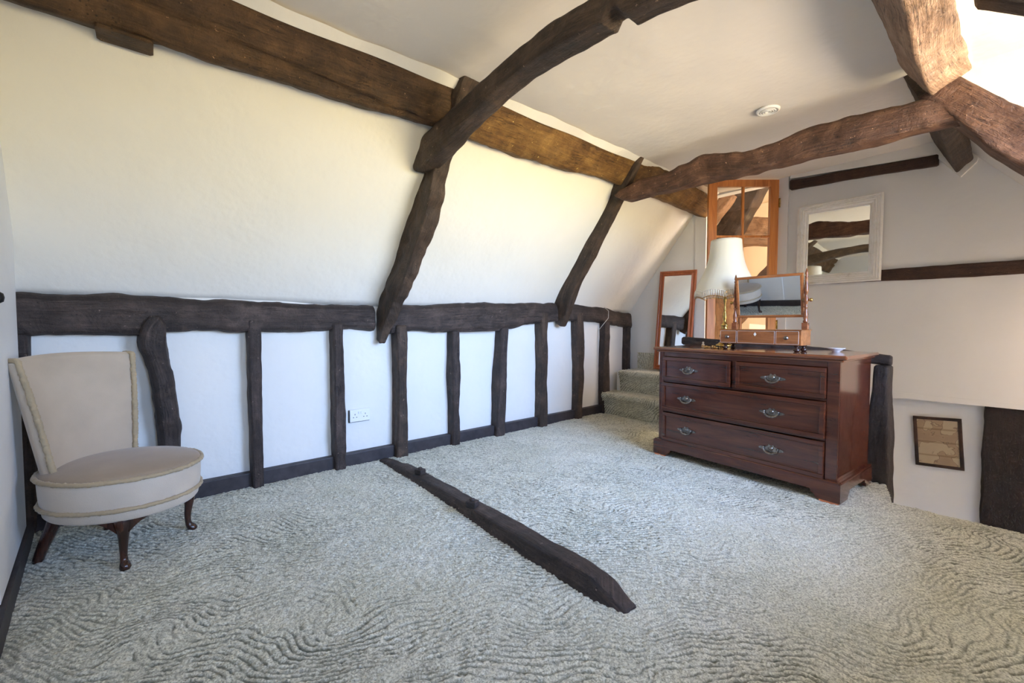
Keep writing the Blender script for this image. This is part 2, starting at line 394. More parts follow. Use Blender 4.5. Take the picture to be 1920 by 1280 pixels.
# ================================================================ THE SETTING
ZC = 2.33           # flat ceiling
YE = 4.43           # far gable wall
def slope_l(x): return 1.18 + 1.3 * (x + 3.02)
def slope_r(x): return 1.90 - 1.2 * x
def wobbly_plane(name, P00, P10, P11, P01, mat, nu, nv, amp=.006, seed=0, thick=.06, inward=None):
    P00, P10, P11, P01 = map(lambda p: np.array(p, float), (P00, P10, P11, P01))
    u = np.linspace(0, 1, nu + 1)[None, :, None]; v = np.linspace(0, 1, nv + 1)[:, None, None]
    G = P00 * (1 - u) * (1 - v) + P10 * u * (1 - v) + P11 * u * v + P01 * (1 - u) * v
    nrm = np.cross(P10 - P00, P01 - P00); nrm /= np.linalg.norm(nrm)
    if inward is not None and np.dot(nrm, inward) < 0: nrm = -nrm
    d = amp * fbm(G * 1.7 + seed, 3, seed)
    F = G + nrm * d[..., None]; B = G - nrm * thick
    a = (nu + 1) * (nv + 1); idx = np.arange(a).reshape(nv + 1, nu + 1); fs = []
    for j in range(nv):
        for i in range(nu):
            fs.append((idx[j, i], idx[j, i + 1], idx[j + 1, i + 1], idx[j + 1, i]))
    c = [idx[0, 0], idx[0, nu], idx[nv, nu], idx[nv, 0]]
    vs = np.vstack([F.reshape(-1, 3), np.array([B[0, 0], B[0, nu], B[nv, nu], B[nv, 0]])])
    fs.append((a + 3, a + 2, a + 1, a))
    edges = [(idx[0, :], a, a + 1), (idx[:, nu], a + 1, a + 2), (idx[nv, ::-1], a + 2, a + 3), (idx[::-1, 0], a + 3, a)]
    for row, p, q in edges: fs.append(tuple([p] + [int(x) for x in row] + [q]))
    o = mesh(name, vs, fs, mat, smooth=False)
    me = o.data; bm = bmesh.new(); bm.from_mesh(me); bmesh.ops.recalc_face_normals(bm, faces=bm.faces[:]); bm.to_mesh(me); bm.free()
    sm = [len(p.vertices) == 4 and p.index < nu * nv for p in me.polygons]; me.polygons.foreach_set('use_smooth', sm)
    return struct(o)

# left: low studded wall, sloping plaster above it
wobbly_plane('wall_left', (-3.055, -.75, -.05), (-3.055, YE + .02, -.05), (-3.055, YE + .02, 1.16), (-3.055, -.75, 1.16), 'plaster', 60, 16, .006, 3, .1, (1, 0, 0))
wobbly_plane('ceiling_slope_left', (-3.065, -.75, slope_l(-3.065)), (-3.065, YE + .02, slope_l(-3.065)), (-2.06, YE + .02, slope_l(-2.06)), (-2.06, -.75, slope_l(-2.06)), 'plaster', 80, 24, .009, 5, .06, (1, 0, -1))
wobbly_plane('ceiling', (-2.13, -.75, ZC), (-.20, -.75, ZC), (-.20, YE + .02, ZC), (-2.13, YE + .02, ZC), 'ceiling', 40, 80, .008, 8, .06, (0, 0, -1))
# right slope: far bay beyond truss, and the strip nearer than the dormer
def slope_piece(name, y0, y1, x0=-.355, x1=.80):
    return wobbly_plane(name, (x0, y0, slope_r(x0)), (x0, y1, slope_r(x0)), (x1, y1, slope_r(x1)), (x1, y0, slope_r(x1)), 'plaster', 20, 20, .006, 12, .06, (-1, 0, -1))
slope_piece('ceiling_slope_far', 3.23, YE + .02)
slope_piece('ceiling_slope_middle', 1.12, 1.52)
slope_piece('ceiling_slope_near', -.75, -.22)
def sbox(name, a, b, mat): return struct(MB().box(a, b).build(name, mat))
struct(MB().box((-2.4, -.9, 2.50), (1.25, YE + .12, 2.56)).build('ceiling_leak_blocker', 'plaster'))  # unseen slab added over the ceiling to block sky light leaking in
struct(MB().box((-2.4, -.9, 2.40), (-2.2, YE + .12, 2.52)).build('ceiling_leak_blocker_side', 'plaster'))  # unseen block added behind the left slope to stop sky light leaks
# dormer: flat ceiling, two cheeks, window wall; a second smaller opening beside the camera, added for fill light
sbox('ceiling_dormer', (-.22, -.22, ZC), (1.16, 3.24, ZC + .06), 'ceiling')
def cheek(name, y0, y1, mat='plaster'):
    m = MB(); poly = [(-.24, slope_r(-.24) + .02), (.80, slope_r(.80)), (.80, .84), (1.14, .84), (1.14, ZC), (-.24, ZC)]
    m.prism(poly, lambda x, z: (x, y0, z), lambda x, z: (x, y1, z)); return struct(m.build(name, mat))
cheek('wall_dormer_far', 3.235, 3.29)
cheek('wall_dormer_middle_far', 1.50, 1.56)
cheek('wall_dormer_middle_near', 1.08, 1.14)
cheek('wall_dormer_near', -.26, -.20)
# right low wall with the sills
sbox('wall_right_low', (.80, -.75, -.05), (.88, 3.24, .90), 'paint')
sbox('wall_right_sill', (.80, -.26, .86), (1.16, 3.29, .90), 'paint')
sbox('wall_right_far', (.80, 3.24, -1.4), (.88, YE + .1, .99), 'paint')
def window(name, y0, y1, z0, z1, x):
    f = MB(); w = .05
    f.box((x - .03, y0, z0), (x + .03, y0 + w, z1)).box((x - .03, y1 - w, z0), (x + .03, y1, z1)).box((x - .03, y0 + w, z0), (x + .03, y1 - w, z0 + w)).box((x - .03, y0 + w, z1 - w), (x + .03, y1 - w, z1))
    ym = (y0 + y1) / 2; f.box((x - .02, ym - .02, z0 + w), (x + .02, ym + .02, z1 - w))
    o = struct(f.build(name, 'paint'))
    g = MB().box((x - .003, y0 + w, z0 + w), (x + .003, y1 - w, z1 - w)).build('window_pane', 'glass', o); return o
window('window_1', 1.56, 3.235, .90, ZC, 1.11)
window('window_fill', .10, .80, .96, 1.74, 1.11)  # unseen window added to let fill daylight into the near end
nwm = MB(); nwm.box((1.08, -.20, .88), (1.14, .10, ZC)).box((1.08, .80, .88), (1.14, 1.08, ZC)).box((1.08, .10, 1.74), (1.14, .80, ZC)).box((1.08, .10, .88), (1.14, .80, .96))
struct(nwm.build('wall_right_near', 'plaster'))
# gable wall: upper boarded face with door opening, lower face set back in the stairwell
gw = MB()
gw.box((-3.10, YE, .60), (-2.12, YE + .10, 2.70)).box((-2.12, YE, 2.31), (-1.455, YE + .10, 2.70)).box((-2.12, YE, .2), (-1.455, YE + .10, .66))
gw.box((-1.455, YE, .43), (.90, YE + .10, 2.70))
gw.box((-4.25, YE, -.3), (-2.12, YE + .10, .60)).box((-4.25, YE, .60), (-3.10, YE + .10, 3.3)).box((-3.10, YE, 2.6), (-.5, YE + .10, 3.3)).box((-2.12, YE, -.3), (-1.455, YE + .10, .2))
struct(gw.build('wall_far', 'paint'))
sbox('trim_1', (-1.35, YE - .006, .43), (.90, YE + .001, .47), 'paint')
sbox('wall_far_lower', (-1.46, YE + .10, -1.42), (.90, YE + .16, .52), 'paint')
sbox('trim_2', (-1.455, YE - .022, .66), (-1.375, YE + .0, 2.33), 'paint')            # white casing right of the door
sbox('trim_3', (-2.235, YE - .018, .66), (-2.12, YE + .0, 2.17), 'paint')             # casing left of the door
t4 = MB(); t4.prism([(-1.36, 2.303), (-.44, 2.235), (-.30, 2.045), (-.225, 2.13), (-.2, 2.35), (-1.36, 2.35)], lambda x, z: (x, YE - .03, z), lambda x, z: (x, YE + .001, z))
struct(t4.build('trim_4', 'plaster'))
# cornice strip of white plaster over the left purlin
t5 = MB(); ys = np.linspace(-.5, 4.4, 150); vs5 = []
for k, y in enumerate(ys):
    xa = float(np.interp(y, [-.5, .4, 1.3, 1.42, 3.0, 4.4], [-2.075, -2.07, -2.04, -2.02, -2.015, -2.03])); w_ = .052 + .008 * math.sin(y * 7) + .004 * math.sin(y * 23)
    vs5 += [(xa, y, ZC - .035 + .004 * math.sin(y * 9)), (xa + w_, y, ZC - .006), (xa, y, ZC + .01)]
f5 = []
for k in range(len(ys) - 1):
    for a_ in range(3): b_ = (a_ + 1) % 3; f5.append((k * 3 + a_, k * 3 + b_, k * 3 + 3 + b_, k * 3 + 3 + a_))
t5.add(vs5, f5, False); struct(t5.build('trim_5', 'plaster'))
# near wall: passes just behind the camera, skewed a little
NW0 = Vector((-3.02, -.487, 0)); NW1 = Vector((.95, -.178, 0))
nd = (NW1 - NW0).normalized(); nn = Vector((nd.y, -nd.x, 0))
def nearwall(name, z0, z1, t, mat, a=0, b=None, off=0):
    b = (NW1 - NW0).length if b is None else b
    p, q = NW0 + nd * a, NW0 + nd * b; m = MB()
    vs = []
    for z in (z0, z1):
        for r in (p - nn * off, q - nn * off, q + nn * t, p + nn * t): vs.append((r.x, r.y, z))
    m.add(vs, [(0, 3, 2, 1), (4, 5, 6, 7), (0, 1, 5, 4), (1, 2, 6, 5), (2, 3, 7, 6), (3, 0, 4, 7)]); return struct(m.build(name, mat))
nearwall('wall_near', -.05, 2.42, .06, 'paint_near', -.12)
d2 = nearwall('door_2', .09, 2.0, -.001, 'paint_near', .16, .92, .014)
kb = MB().lathe([(.006, 0), (.012, .012), (.012, .03), (.026, .040), (.030, .052), (.022, .064), (.004, .068)], 20, axis='y')
kn = kb.build('door_knob', 'iron', d2); kp = NW0 + nd * .95 - nn * .015; kn.scale = (.6, .6, .6); kn.location = (kp.x, kp.y, 1.085); kn.rotation_euler = (0, 0, math.atan2(nd.y, nd.x))
nearwall('baseboard_near', 0, .085, -.001, 'skirting', .02, None, .028)
# skirting of the studded wall
sk = MB(); sk.box((-3.06, -.5, 0), (-3.005, 3.86, .092), .006); struct(sk.build('baseboard_left', 'skirting'))
# the room beyond the glazed door
sbox('wall_next_room_back', (-4.2, 6.3, .2), (.2, 6.36, 3.3), 'cream')
sbox('wall_next_room_left', (-4.2, YE + .12, .2), (-4.14, 6.3, 3.3), 'cream')
sbox('wall_next_room_right', (-.62, YE + .12, .2), (-.56, 6.3, 3.3), 'cream')
sbox('floor_next_room', (-4.2, YE + .10, .60), (-.6, 6.36, .66), 'cream')
wobbly_plane('ceiling_next_room', (-4.2, YE + .10, 2.62), (-.56, YE + .10, 2.62), (-.56, 6.36, 2.62), (-4.2, 6.36, 2.62), 'cream', 10, 10, .006, 3, .05, (0, 0, -1))
# floor slab
sbox('floor_slab', (-3.1, -.75, -.22), (.86, 3.155, -.03), 'cream')
sbox('floor_slab_landing', (-3.1, 3.155, -.22), (-.62, 3.50, -.03), 'cream')
sbox('floor_slab_steps', (-3.1, 3.50, -.22), (-1.34, YE, -.03), 'cream')
sbox('floor_stairwell', (-1.5, 3.0, -1.45), (.9, YE + .1, -1.40), 'paint')
sbox('wall_stairwell_near', (-1.40, 3.08, -1.42), (.86, 3.14, -.2), 'paint')
sbox('wall_stairwell_left', (-1.46, 3.08, -1.42), (-1.40, YE + .1, -.2), 'paint')

def pile_field(P):
    """height (m) and pile mask of the sculpted carpet at points P (n,2)"""
    q = np.zeros((len(P), 3)); q[:, 0] = P[:, 0]; q[:, 1] = P[:, 1]
    def phase(q):
        return (q[:, 0] * .55 - q[:, 1] * .42) + .070 * vnoise(q * 2.2, 21) + .044 * vnoise(q * 5.0 + 7, 22) + .016 * vnoise(q * 11 + 3, 23)
    ph = phase(q); e = .002
    gx = (phase(q + np.array([e, 0, 0])) - ph) / e; gy = (phase(q + np.array([0, e, 0])) - ph) / e
    g = np.hypot(gx, gy)
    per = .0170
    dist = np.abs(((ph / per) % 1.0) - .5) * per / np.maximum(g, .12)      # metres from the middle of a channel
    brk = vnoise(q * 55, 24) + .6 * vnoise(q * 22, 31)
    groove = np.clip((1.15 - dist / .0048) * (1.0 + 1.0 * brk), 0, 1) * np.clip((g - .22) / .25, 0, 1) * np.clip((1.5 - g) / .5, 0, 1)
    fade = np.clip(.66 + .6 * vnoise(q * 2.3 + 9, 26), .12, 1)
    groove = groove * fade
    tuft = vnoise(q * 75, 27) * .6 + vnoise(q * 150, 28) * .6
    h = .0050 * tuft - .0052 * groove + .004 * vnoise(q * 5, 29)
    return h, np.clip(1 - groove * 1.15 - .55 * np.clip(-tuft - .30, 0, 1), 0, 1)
def add_pile(me, mask):
    a = me.attributes.new('pile', 'FLOAT', 'POINT'); a.data.foreach_set('value', mask.astype(np.float32))
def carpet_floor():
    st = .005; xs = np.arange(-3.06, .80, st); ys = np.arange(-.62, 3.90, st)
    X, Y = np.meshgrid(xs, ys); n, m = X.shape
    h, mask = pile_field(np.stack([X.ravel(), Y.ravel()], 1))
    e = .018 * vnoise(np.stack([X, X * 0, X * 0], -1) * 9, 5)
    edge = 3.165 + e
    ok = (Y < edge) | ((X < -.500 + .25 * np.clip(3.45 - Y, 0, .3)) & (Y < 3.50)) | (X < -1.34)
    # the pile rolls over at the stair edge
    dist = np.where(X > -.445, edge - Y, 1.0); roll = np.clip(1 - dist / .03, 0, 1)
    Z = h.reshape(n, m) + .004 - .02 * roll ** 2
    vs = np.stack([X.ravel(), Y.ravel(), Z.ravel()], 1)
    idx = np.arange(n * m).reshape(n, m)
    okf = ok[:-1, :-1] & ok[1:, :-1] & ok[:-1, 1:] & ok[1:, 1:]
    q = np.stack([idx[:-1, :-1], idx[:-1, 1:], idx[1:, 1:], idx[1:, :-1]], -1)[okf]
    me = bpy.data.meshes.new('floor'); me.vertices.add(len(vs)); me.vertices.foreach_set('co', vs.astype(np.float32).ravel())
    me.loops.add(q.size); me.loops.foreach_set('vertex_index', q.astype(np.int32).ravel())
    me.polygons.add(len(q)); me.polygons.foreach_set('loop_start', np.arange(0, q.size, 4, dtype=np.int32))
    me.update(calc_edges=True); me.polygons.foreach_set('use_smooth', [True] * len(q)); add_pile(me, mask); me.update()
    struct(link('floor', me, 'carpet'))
carpet_floor()

def carpet_sheet(name, prof, x0, x1, parent):
    """carpet over a profile (y,z) swept along x"""
    P = cr([(y, z, 0) for y, z in prof], .008)[:, :2]; L = np.concatenate([[0], np.cumsum(np.linalg.norm(np.diff(P, axis=0), axis=1))])
    xs = np.arange(x0, x1, .008); T = np.gradient(P, axis=0); T /= np.linalg.norm(T, axis=1, keepdims=True); Nn = np.stack([-T[:, 1], T[:, 0]], 1)
    X, LL = np.meshgrid(xs, L); h, mask = pile_field(np.stack([X.ravel() + 1.3, LL.ravel() + 5], 1)); h = h.reshape(X.shape)
    Yv = P[:, 0][:, None] + Nn[:, 0][:, None] * h; Zv = P[:, 1][:, None] + Nn[:, 1][:, None] * h
    n, m = X.shape; vs = np.stack([X.ravel(), Yv.ravel(), Zv.ravel()], 1); idx = np.arange(n * m).reshape(n, m)
    q = np.stack([idx[:-1, :-1], idx[:-1, 1:], idx[1:, 1:], idx[1:, :-1]], -1).reshape(-1, 4)
    me = bpy.data.meshes.new(name); me.from_pydata(vs.tolist(), [], q.tolist()); me.polygons.foreach_set('use_smooth', [True] * len(q)); add_pile(me, mask)
    me.update(); return link(name, me, 'carpet', parent)
stairs = thing('carpeted_steps', 'two carpeted steps climbing to the glazed door in the far left corner', 'steps', (-2.2, 4.1, 0))
def rel(o, root):  # parent keeping world coordinates of the mesh data
    o.parent = root; o.matrix_parent_inverse = Matrix.Translation(-Vector(root.location)); return o
s1 = carpet_sheet('step', [(3.862, .0), (3.858, .10), (3.845, .16), (3.825, .195), (3.828, .228), (3.855, .243), (3.95, .243), (4.09, .243)], -2.995, -1.36, None); rel(s1, stairs)
s2 = carpet_sheet('step', [(4.085, .235), (4.078, .35), (4.062, .40), (4.048, .435), (4.052, .465), (4.08, .478), (4.2, .478), (4.40, .478), (4.424, .485), (4.426, .55), (4.426, .668)], -2.93, -1.36, None); rel(s2, stairs)
sc = MB().box((-2.985, 3.872, .0), (-1.365, 4.43, .225)).box((-2.985, 4.10, .225), (-1.365, 4.43, .462)).build('stair_core', 'paint'); rel(sc, stairs)

# ================================================================ TIMBERS
# wall plate of the studded wall, in two lengths
def plate(pts): # (y, z_low, z_high, x_front)
    return [[(xf, y, zh), (xf + .012, y, zl), (-3.10, y, zl), (-3.10, y, zh)] for y, zl, zh, xf in pts]
beam('wall_plate_beam', plate([(-.50, .945, 1.155, -2.985), (-.3, .95, 1.15, -2.98), (0, .955, 1.15, -2.98), (.25, .965, 1.145, -2.985), (.45, .955, 1.14, -2.98), (.75, .95, 1.135, -2.975), (1.0, .965, 1.135, -2.98), (1.22, .96, 1.13, -2.985)]), 'oak_frame',
     'dark waney horizontal beam behind the slipper chair, left of the big leaning rafter', 'beam', .012, .03, 1)
beam('wall_plate_beam', plate([(1.345, .93, 1.15, -2.975), (1.5, .95, 1.15, -2.98), (1.85, .94, 1.165, -2.97), (2.2, .945, 1.185, -2.965), (2.6, .985, 1.20, -2.965), (3.0, 1.02, 1.215, -2.965), (3.25, 1.03, 1.21, -2.97), (3.7, 1.03, 1.19, -2.975), (4.1, .99, 1.16, -2.98), (4.37, .955, 1.135, -2.985)]), 'oak_frame',
     'dark horizontal beam topping the studs from the leaning rafter to the carpeted steps', 'beam', .010, .035, 2)
# studs: y centre, half width, depth front x, z bottom, z top, sway list, label
studs = [
 (-.472, .022, -2.99, 0, .98, [0, 0, 0], 'thin dark corner post half hidden behind the slipper chair'),
 (.045, .045, -2.955, 0, 1.03, [.012, -.004, -.048], 'crooked thick stud with a rounded knobbly head, just right of the chair back'),
 (.470, .034, -2.965, 0, 1.02, [.0, .0, .0], 'dark narrow stud, first one standing clear to the right of the chair'),
 (.965, .036, -2.965, 0, 1.00, [0, .0, -.005], 'straight dark stud touching the left edge of the plug socket'),
 (1.420, .043, -2.955, 0, .985, [-.005, .0, 0], 'broad grey-brown stud at the head of the floor beam'),
 (1.900, .036, -2.965, 0, 1.00, [0, 0, .0], 'blue-black stud, first to the right of the floor beam'),
 (2.385, .045, -2.962, 0, 1.01, [-.02, 0, .03], 'grey-brown stud leaning slightly right, second right of the floor beam'),
 (2.900, .045, -2.958, 0, 1.11, [0, .01, .0], 'rough brown stud rising high into the beam just left of the narrow rafter foot'),
 (3.435, .048, -2.962, 0, 1.13, [.0, .02, -.01], 'bowed pitted brown stud just right of the narrow rafter foot'),
 (3.905, .050, -2.975, 0, 1.06, [0, 0, .0], 'black stud standing at the lowest carpeted step with a wire beside it'),
 (4.335, .035, -2.985, .46, 1.02, [0, 0, 0], 'short end post above the second carpeted step'),
]
for i, (yc, hw, xf, z0, z1, sw, lab) in enumerate(studs):
    rows = []
    for t, s in zip((0, .25, .5, .75, 1), (sw[0], (sw[0] + sw[1]) / 2, sw[1], (sw[1] + sw[2]) / 2, sw[2])):
        z = z0 + (z1 - z0) * t; w = hw * (1 + .10 * math.sin(i * 2.1 + t * 5))
        y = yc + s
        if i == 1 and t == .75: w *= 1.12; y -= .01
        if i == 1 and t == 1: w *= .92
        rows.append([(xf, y - w, z), (xf, y + w, z), (-3.075, y + w, z), (-3.075, y - w, z)])
    if i == 1:
        rows = [[(xf + dx, y0_, z), (xf + dx, y1_, z), (-3.075, y1_, z), (-3.075, y0_, z)] for z, y0_, y1_, dx in [(0, .018, .092, 0), (.2, .018, .095, 0), (.4, .010, .096, .005), (.55, .0, .092, .01), (.70, -.015, .082, .015), (.80, -.040, .070, .02), (.88, -.062, .060, .03), (.95, -.058, .056, .035), (1.0, -.040, .046, .035), (1.035, -.012, .028, .025)]]
    if False:   # lean of the knobbly head forward of the beam
        for r in rows: r[0] = (r[0][0] + .015, r[0][1], r[0][2]); r[1] = (r[1][0] + .015, r[1][1], r[1][2])
    beam('timber_stud', rows, 'oak_frame' if i not in (7, 8, 4) else 'oak_truss', lab, 'stud', .006 if i != 1 else .013, .012 if i != 1 else .03, 10 + i, step=.018)
# packing piece under the beam
beam('timber_packer', [[(-2.965, 1.935, .975), (-2.965, 1.935, .935), (-3.05, 1.935, .935), (-3.05, 1.935, .975)], [(-2.965, 2.35, .985), (-2.965, 2.35, .945), (-3.05, 2.35, .945), (-3.05, 2.35, .985)]], 'oak_frame', 'short dark packing strip under the beam between the blue-black and leaning studs', 'timber', .003, .006, 30)

# truss nearest the camera
rin = [(-2.965, .865), (-2.915, 1.0), (-2.80, 1.16), (-2.634, 1.345), (-2.52, 1.50), (-2.40, 1.66), (-2.30, 1.88), (-2.20, 2.05), (-2.06, 2.20), (-1.935, 2.34)]
rout = [(-3.03, .90), (-3.05, 1.06), (-3.01, 1.30), (-2.86, 1.50), (-2.74, 1.66), (-2.60, 1.84), (-2.50, 1.98), (-2.35, 2.12), (-2.20, 2.24), (-2.06, 2.38)]
ry0 = [1.245, 1.262, 1.285, 1.30, 1.305, 1.31, 1.31, 1.31, 1.31, 1.31]
ry1 = [1.305, 1.335, 1.365, 1.385, 1.40, 1.415, 1.405, 1.41, 1.42, 1.42]
beam('principal_rafter', [[(o[0], a, o[1]), (n_[0], a, n_[1]), (n_[0], b, n_[1]), (o[0], b, o[1])] for n_, o, a, b in zip(rin, rout, ry0, ry1)], 'oak_truss',
     'thick ragged leaning rafter crossing the low wall beam near the middle of the photo', 'rafter', .019, .007, 41)
cu = [(-2.43, 2.03), (-2.36, 2.09), (-2.29, 2.115), (-2.16, 2.13), (-1.95, 2.155), (-1.72, 2.175), (-1.51, 2.19), (-1.29, 2.205), (-1.06, 2.19), (-.985, 2.18), (-.965, 2.178), (-.93, 2.172), (-.90, 2.17), (-.80, 2.15), (-.5, 2.09), (-.22, 2.02)]
cl = [(-2.40, 1.935), (-2.30, 1.93), (-2.20, 1.945), (-2.09, 1.965), (-1.92, 2.02), (-1.72, 2.065), (-1.49, 2.095), (-1.27, 2.10), (-1.05, 2.078), (-.985, 2.068), (-.965, 2.098), (-.93, 2.095), (-.90, 2.055), (-.79, 2.035), (-.5, 1.98), (-.22, 1.91)]
beam('collar_beam', sec_xz(cu, cl, 1.24, 1.345), 'oak_truss', 'arched dark collar beam sweeping up across the top middle of the photo', 'beam', .007, .013, 42)
beam('principal_rafter', sec_xz([(-.19, 2.13), (.0, 1.94), (.3, 1.58), (.86, .93)], [(-.33, 2.03), (-.14, 1.83), (.16, 1.47), (.72, .82)], 1.28, 1.42), 'oak_truss',
     'dark rafter on the window side carrying the right end of the arched collar', 'rafter', .008, .014, 43)
# floor tie beam with pegs
tie = thing('floor_tie_beam', 'low dark tie beam lying across the carpet with two square pegs', 'beam')
PEGS = [(-2.45, 1.290, .038, .3), (-1.80, 1.245, .053, .5)]
tb = []
for x, a, b, zt, ch_ in [(-2.99, 1.235, 1.335, .010, .01), (-2.85, 1.232, 1.345, .024, .02), (-2.6, 1.225, 1.352, .038, .03), (-2.2, 1.215, 1.350, .050, .035), (-1.8, 1.20, 1.34, .060, .035), (-1.4, 1.187, 1.325, .066, .035), (-1.05, 1.182, 1.312, .068, .035), (-.98, 1.182, 1.310, .064, .035), (-.845, 1.20, 1.290, .016, .02)]:
    tb.append([(x, a + ch_, zt), (x, a, -.02), (x, b, -.02), (x, b - .018, zt)])
beam('tie_timber', tb, 'oak_frame', amp=.006, corner=.012, seed=50, parent=tie, linear=True, step=.018, ends=.008)
for px_, py_, pz, rz_ in PEGS:
    p = MB().box((-.029, -.024, 0), (.029, .024, .036), .006).lathe([(.014, .034), (.014, .044), (.004, .047)], 12).build('peg', 'oak_frame', tie)
    p.location = (px_, py_, pz); p.rotation_euler = (0, 0, rz_)

# second truss
r2i = [(-2.945, .985), (-2.872, 1.07), (-2.76, 1.27), (-2.671, 1.43), (-2.54, 1.62), (-2.40, 1.82), (-2.257, 2.03), (-2.085, 2.17), (-1.94, 2.345)]
r2o = [(-3.02, 1.02), (-3.03, 1.17), (-2.94, 1.38), (-2.84, 1.54), (-2.70, 1.73), (-2.55, 1.92), (-2.40, 2.12), (-2.24, 2.28), (-2.10, 2.40)]
beam('principal_rafter', [[(o[0], a, o[1]), (n_[0], a, n_[1]), (n_[0], b, n_[1]), (o[0], b, o[1])] for n_, o, a, b in zip(r2i, r2o, [3.11, 3.09] + [3.06] * 5 + [3.0, 2.97], [3.19, 3.17] + [3.15] * 5 + [3.07, 3.02])], 'oak_truss',
     'slimmer leaning rafter farther along the sloping wall, right of the ragged one', 'rafter', .006, .012, 44)
c2u = [(-2.235, 2.095), (-2.15, 2.135), (-1.98, 2.158), (-1.77, 2.145), (-1.62, 2.165), (-1.49, 2.20), (-1.33, 2.17), (-1.14, 2.13), (-.97, 2.135), (-.84, 2.16), (-.71, 2.155), (-.55, 2.15), (-.25, 2.125)]
c2l = [(-2.20, 2.06), (-2.12, 2.02), (-1.95, 2.018), (-1.75, 2.015), (-1.62, 2.015), (-1.49, 2.01), (-1.33, 2.005), (-1.14, 2.0), (-.97, 1.998), (-.84, 1.995), (-.71, 1.99), (-.55, 1.99), (-.22, 1.985)]
beam('collar_beam', sec_xz(c2u, c2l, 2.99, 3.10), 'oak_red', 'knotty reddish collar beam spanning above the glazed door and wall mirror', 'beam', .010, .015, 45)
beam('principal_rafter', sec_xz([(-.245, 2.215), (-.199, 2.164), (-.09, 2.044), (-.017, 1.963), (.2, 1.73), (.5, 1.40), (.86, .96)], [(-.36, 2.14), (-.316, 2.10), (-.20, 1.95), (-.10, 1.80), (.08, 1.60), (.36, 1.27), (.70, .86)], 2.985, 3.20), 'oak_red',
     'reddish rafter running down off the right edge of the photo beside the bright dormer', 'rafter', .008, .012, 46)
# purlins
def purl(rows, top=0.0):  # y, lower (x,z), upper (x,z)
    return [[(u[0], y, u[1]), (l[0], y, l[1]), (l[0] - .12, y, l[1] + .05), (u[0] - .12, y, u[1] + .06)] for y, l, u in rows]
beam('purlin', purl([(-.52, (-2.205, 2.085), (-2.06, 2.335)), (0, (-2.205, 2.095), (-2.06, 2.335)), (.4, (-2.20, 2.10), (-2.055, 2.33)), (.8, (-2.185, 2.105), (-2.04, 2.33)), (1.33, (-2.16, 2.125), (-2.02, 2.325))]), 'oak_purlin',
     'long split purlin beam running from the top left corner to the arched collar', 'beam', .009, .014, 47, groove=(.085, .235, .028, .010))
beam('purlin', purl([(1.38, (-2.19, 2.135), (-2.00, 2.33)), (1.8, (-2.20, 2.125), (-1.995, 2.33)), (2.3, (-2.19, 2.135), (-1.995, 2.33)), (2.7, (-2.18, 2.155), (-1.995, 2.325)), (3.1, (-2.17, 2.165), (-1.99, 2.32)), (3.6, (-2.15, 2.14), (-1.97, 2.30)), (4.0, (-2.14, 2.125), (-1.98, 2.27)), (4.41, (-2.13, 2.11), (-2.0, 2.25))]), 'oak_rust',
     'rusty orange-brown purlin beam between the two leaning rafters and on to the far wall', 'beam', .010, .014, 48)
beam('purlin', [[(-.435 - k, y, 2.345), (-.30 - k2, y, zb), (-.178, y, zr), (-.29, y, 2.44)] for y, k, k2, zb, zr in [(.9, 0, 0, 2.10, 2.13), (2.0, 0, 0, 2.11, 2.14), (2.45, 0, .012, 2.085, 2.15), (2.8, .005, .015, 2.10, 2.19), (3.0, .01, .015, 2.125, 2.21)]], 'oak_dormer_lit',
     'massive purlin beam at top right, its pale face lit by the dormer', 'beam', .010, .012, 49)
beam('purlin', [[(-.445, y, 2.36), (-.435, y, 2.22), (-.318, y, 2.075), (-.235, y, 2.13), (-.235, y, 2.36)][:0] or [(-.46, y, 2.36), (-.32, y, 2.07), (-.235, y, 2.15), (-.30, y, 2.40)] for y in (3.12, 3.6, 4.0, 4.415)], 'oak_truss',
     'stub of dark purlin beam dropping from the ceiling against the far wall at right', 'beam', .006, .012, 51)
beam('common_rafter', [[(x, 2.36, z + .10), (x, 2.36, z), (x, 2.46, z), (x, 2.46, z + .10)] for x, z in [(-.14, 2.205), (-.06, 2.145), (0, 2.095), (.1, 1.99), (.3, 1.78), (.6, 1.42)]], 'oak_black',
     'dark curved rafter across the dormer at the extreme top right corner', 'rafter', .004, .012, 52)
beam('timber_lath', [[(-2.188, y, 2.098), (-2.190, y, 2.083), (-2.30, y, 2.083), (-2.30, y, 2.098)] for y in (-.125, -.05, .02)], 'oak_purlin',
     'short thin lath fixed under the long purlin near the top left corner', 'timber', .002, .004, 56)
# bands on the gable wall
beam('wall_timber_band', [[(x, YE - .018, 1.432 - .004 * (x + .7)), (x, YE - .018, 1.34 - .012 * (x + .7)), (x, YE + .03, 1.34 - .012 * (x + .7)), (x, YE + .03, 1.432 - .004 * (x + .7))] for x in (-1.24, -.7, -.2, .3, .78)], 'oak_band',
     'long brown timber band on the far wall level with the silver mirror foot', 'timber', .003, .004, 53)
beam('wall_timber_band', [[(x, YE - .035, zt), (x, YE - .035, zb), (x, YE + .03, zb), (x, YE + .03, zt)] for x, zt, zb in [(-1.355, 2.288, 2.205), (-.9, 2.262, 2.185), (-.425, 2.235, 2.155)]], 'oak_band',
     'short brown timber band high on the far wall under the sloping ceiling', 'timber', .003, .004, 54)
beam('timber_post', [[(-.142 + w, YE + .045, z), (.42, YE + .045, z), (.42, YE + .11, z), (-.142 + w, YE + .11, z)] for z, w in [(-1.38, .0), (-.4, .004), (0, -.004), (.418, -.002)]], 'oak_black',
     'broad almost black timber in the stairwell at the right edge', 'post', .006, .01, 55)
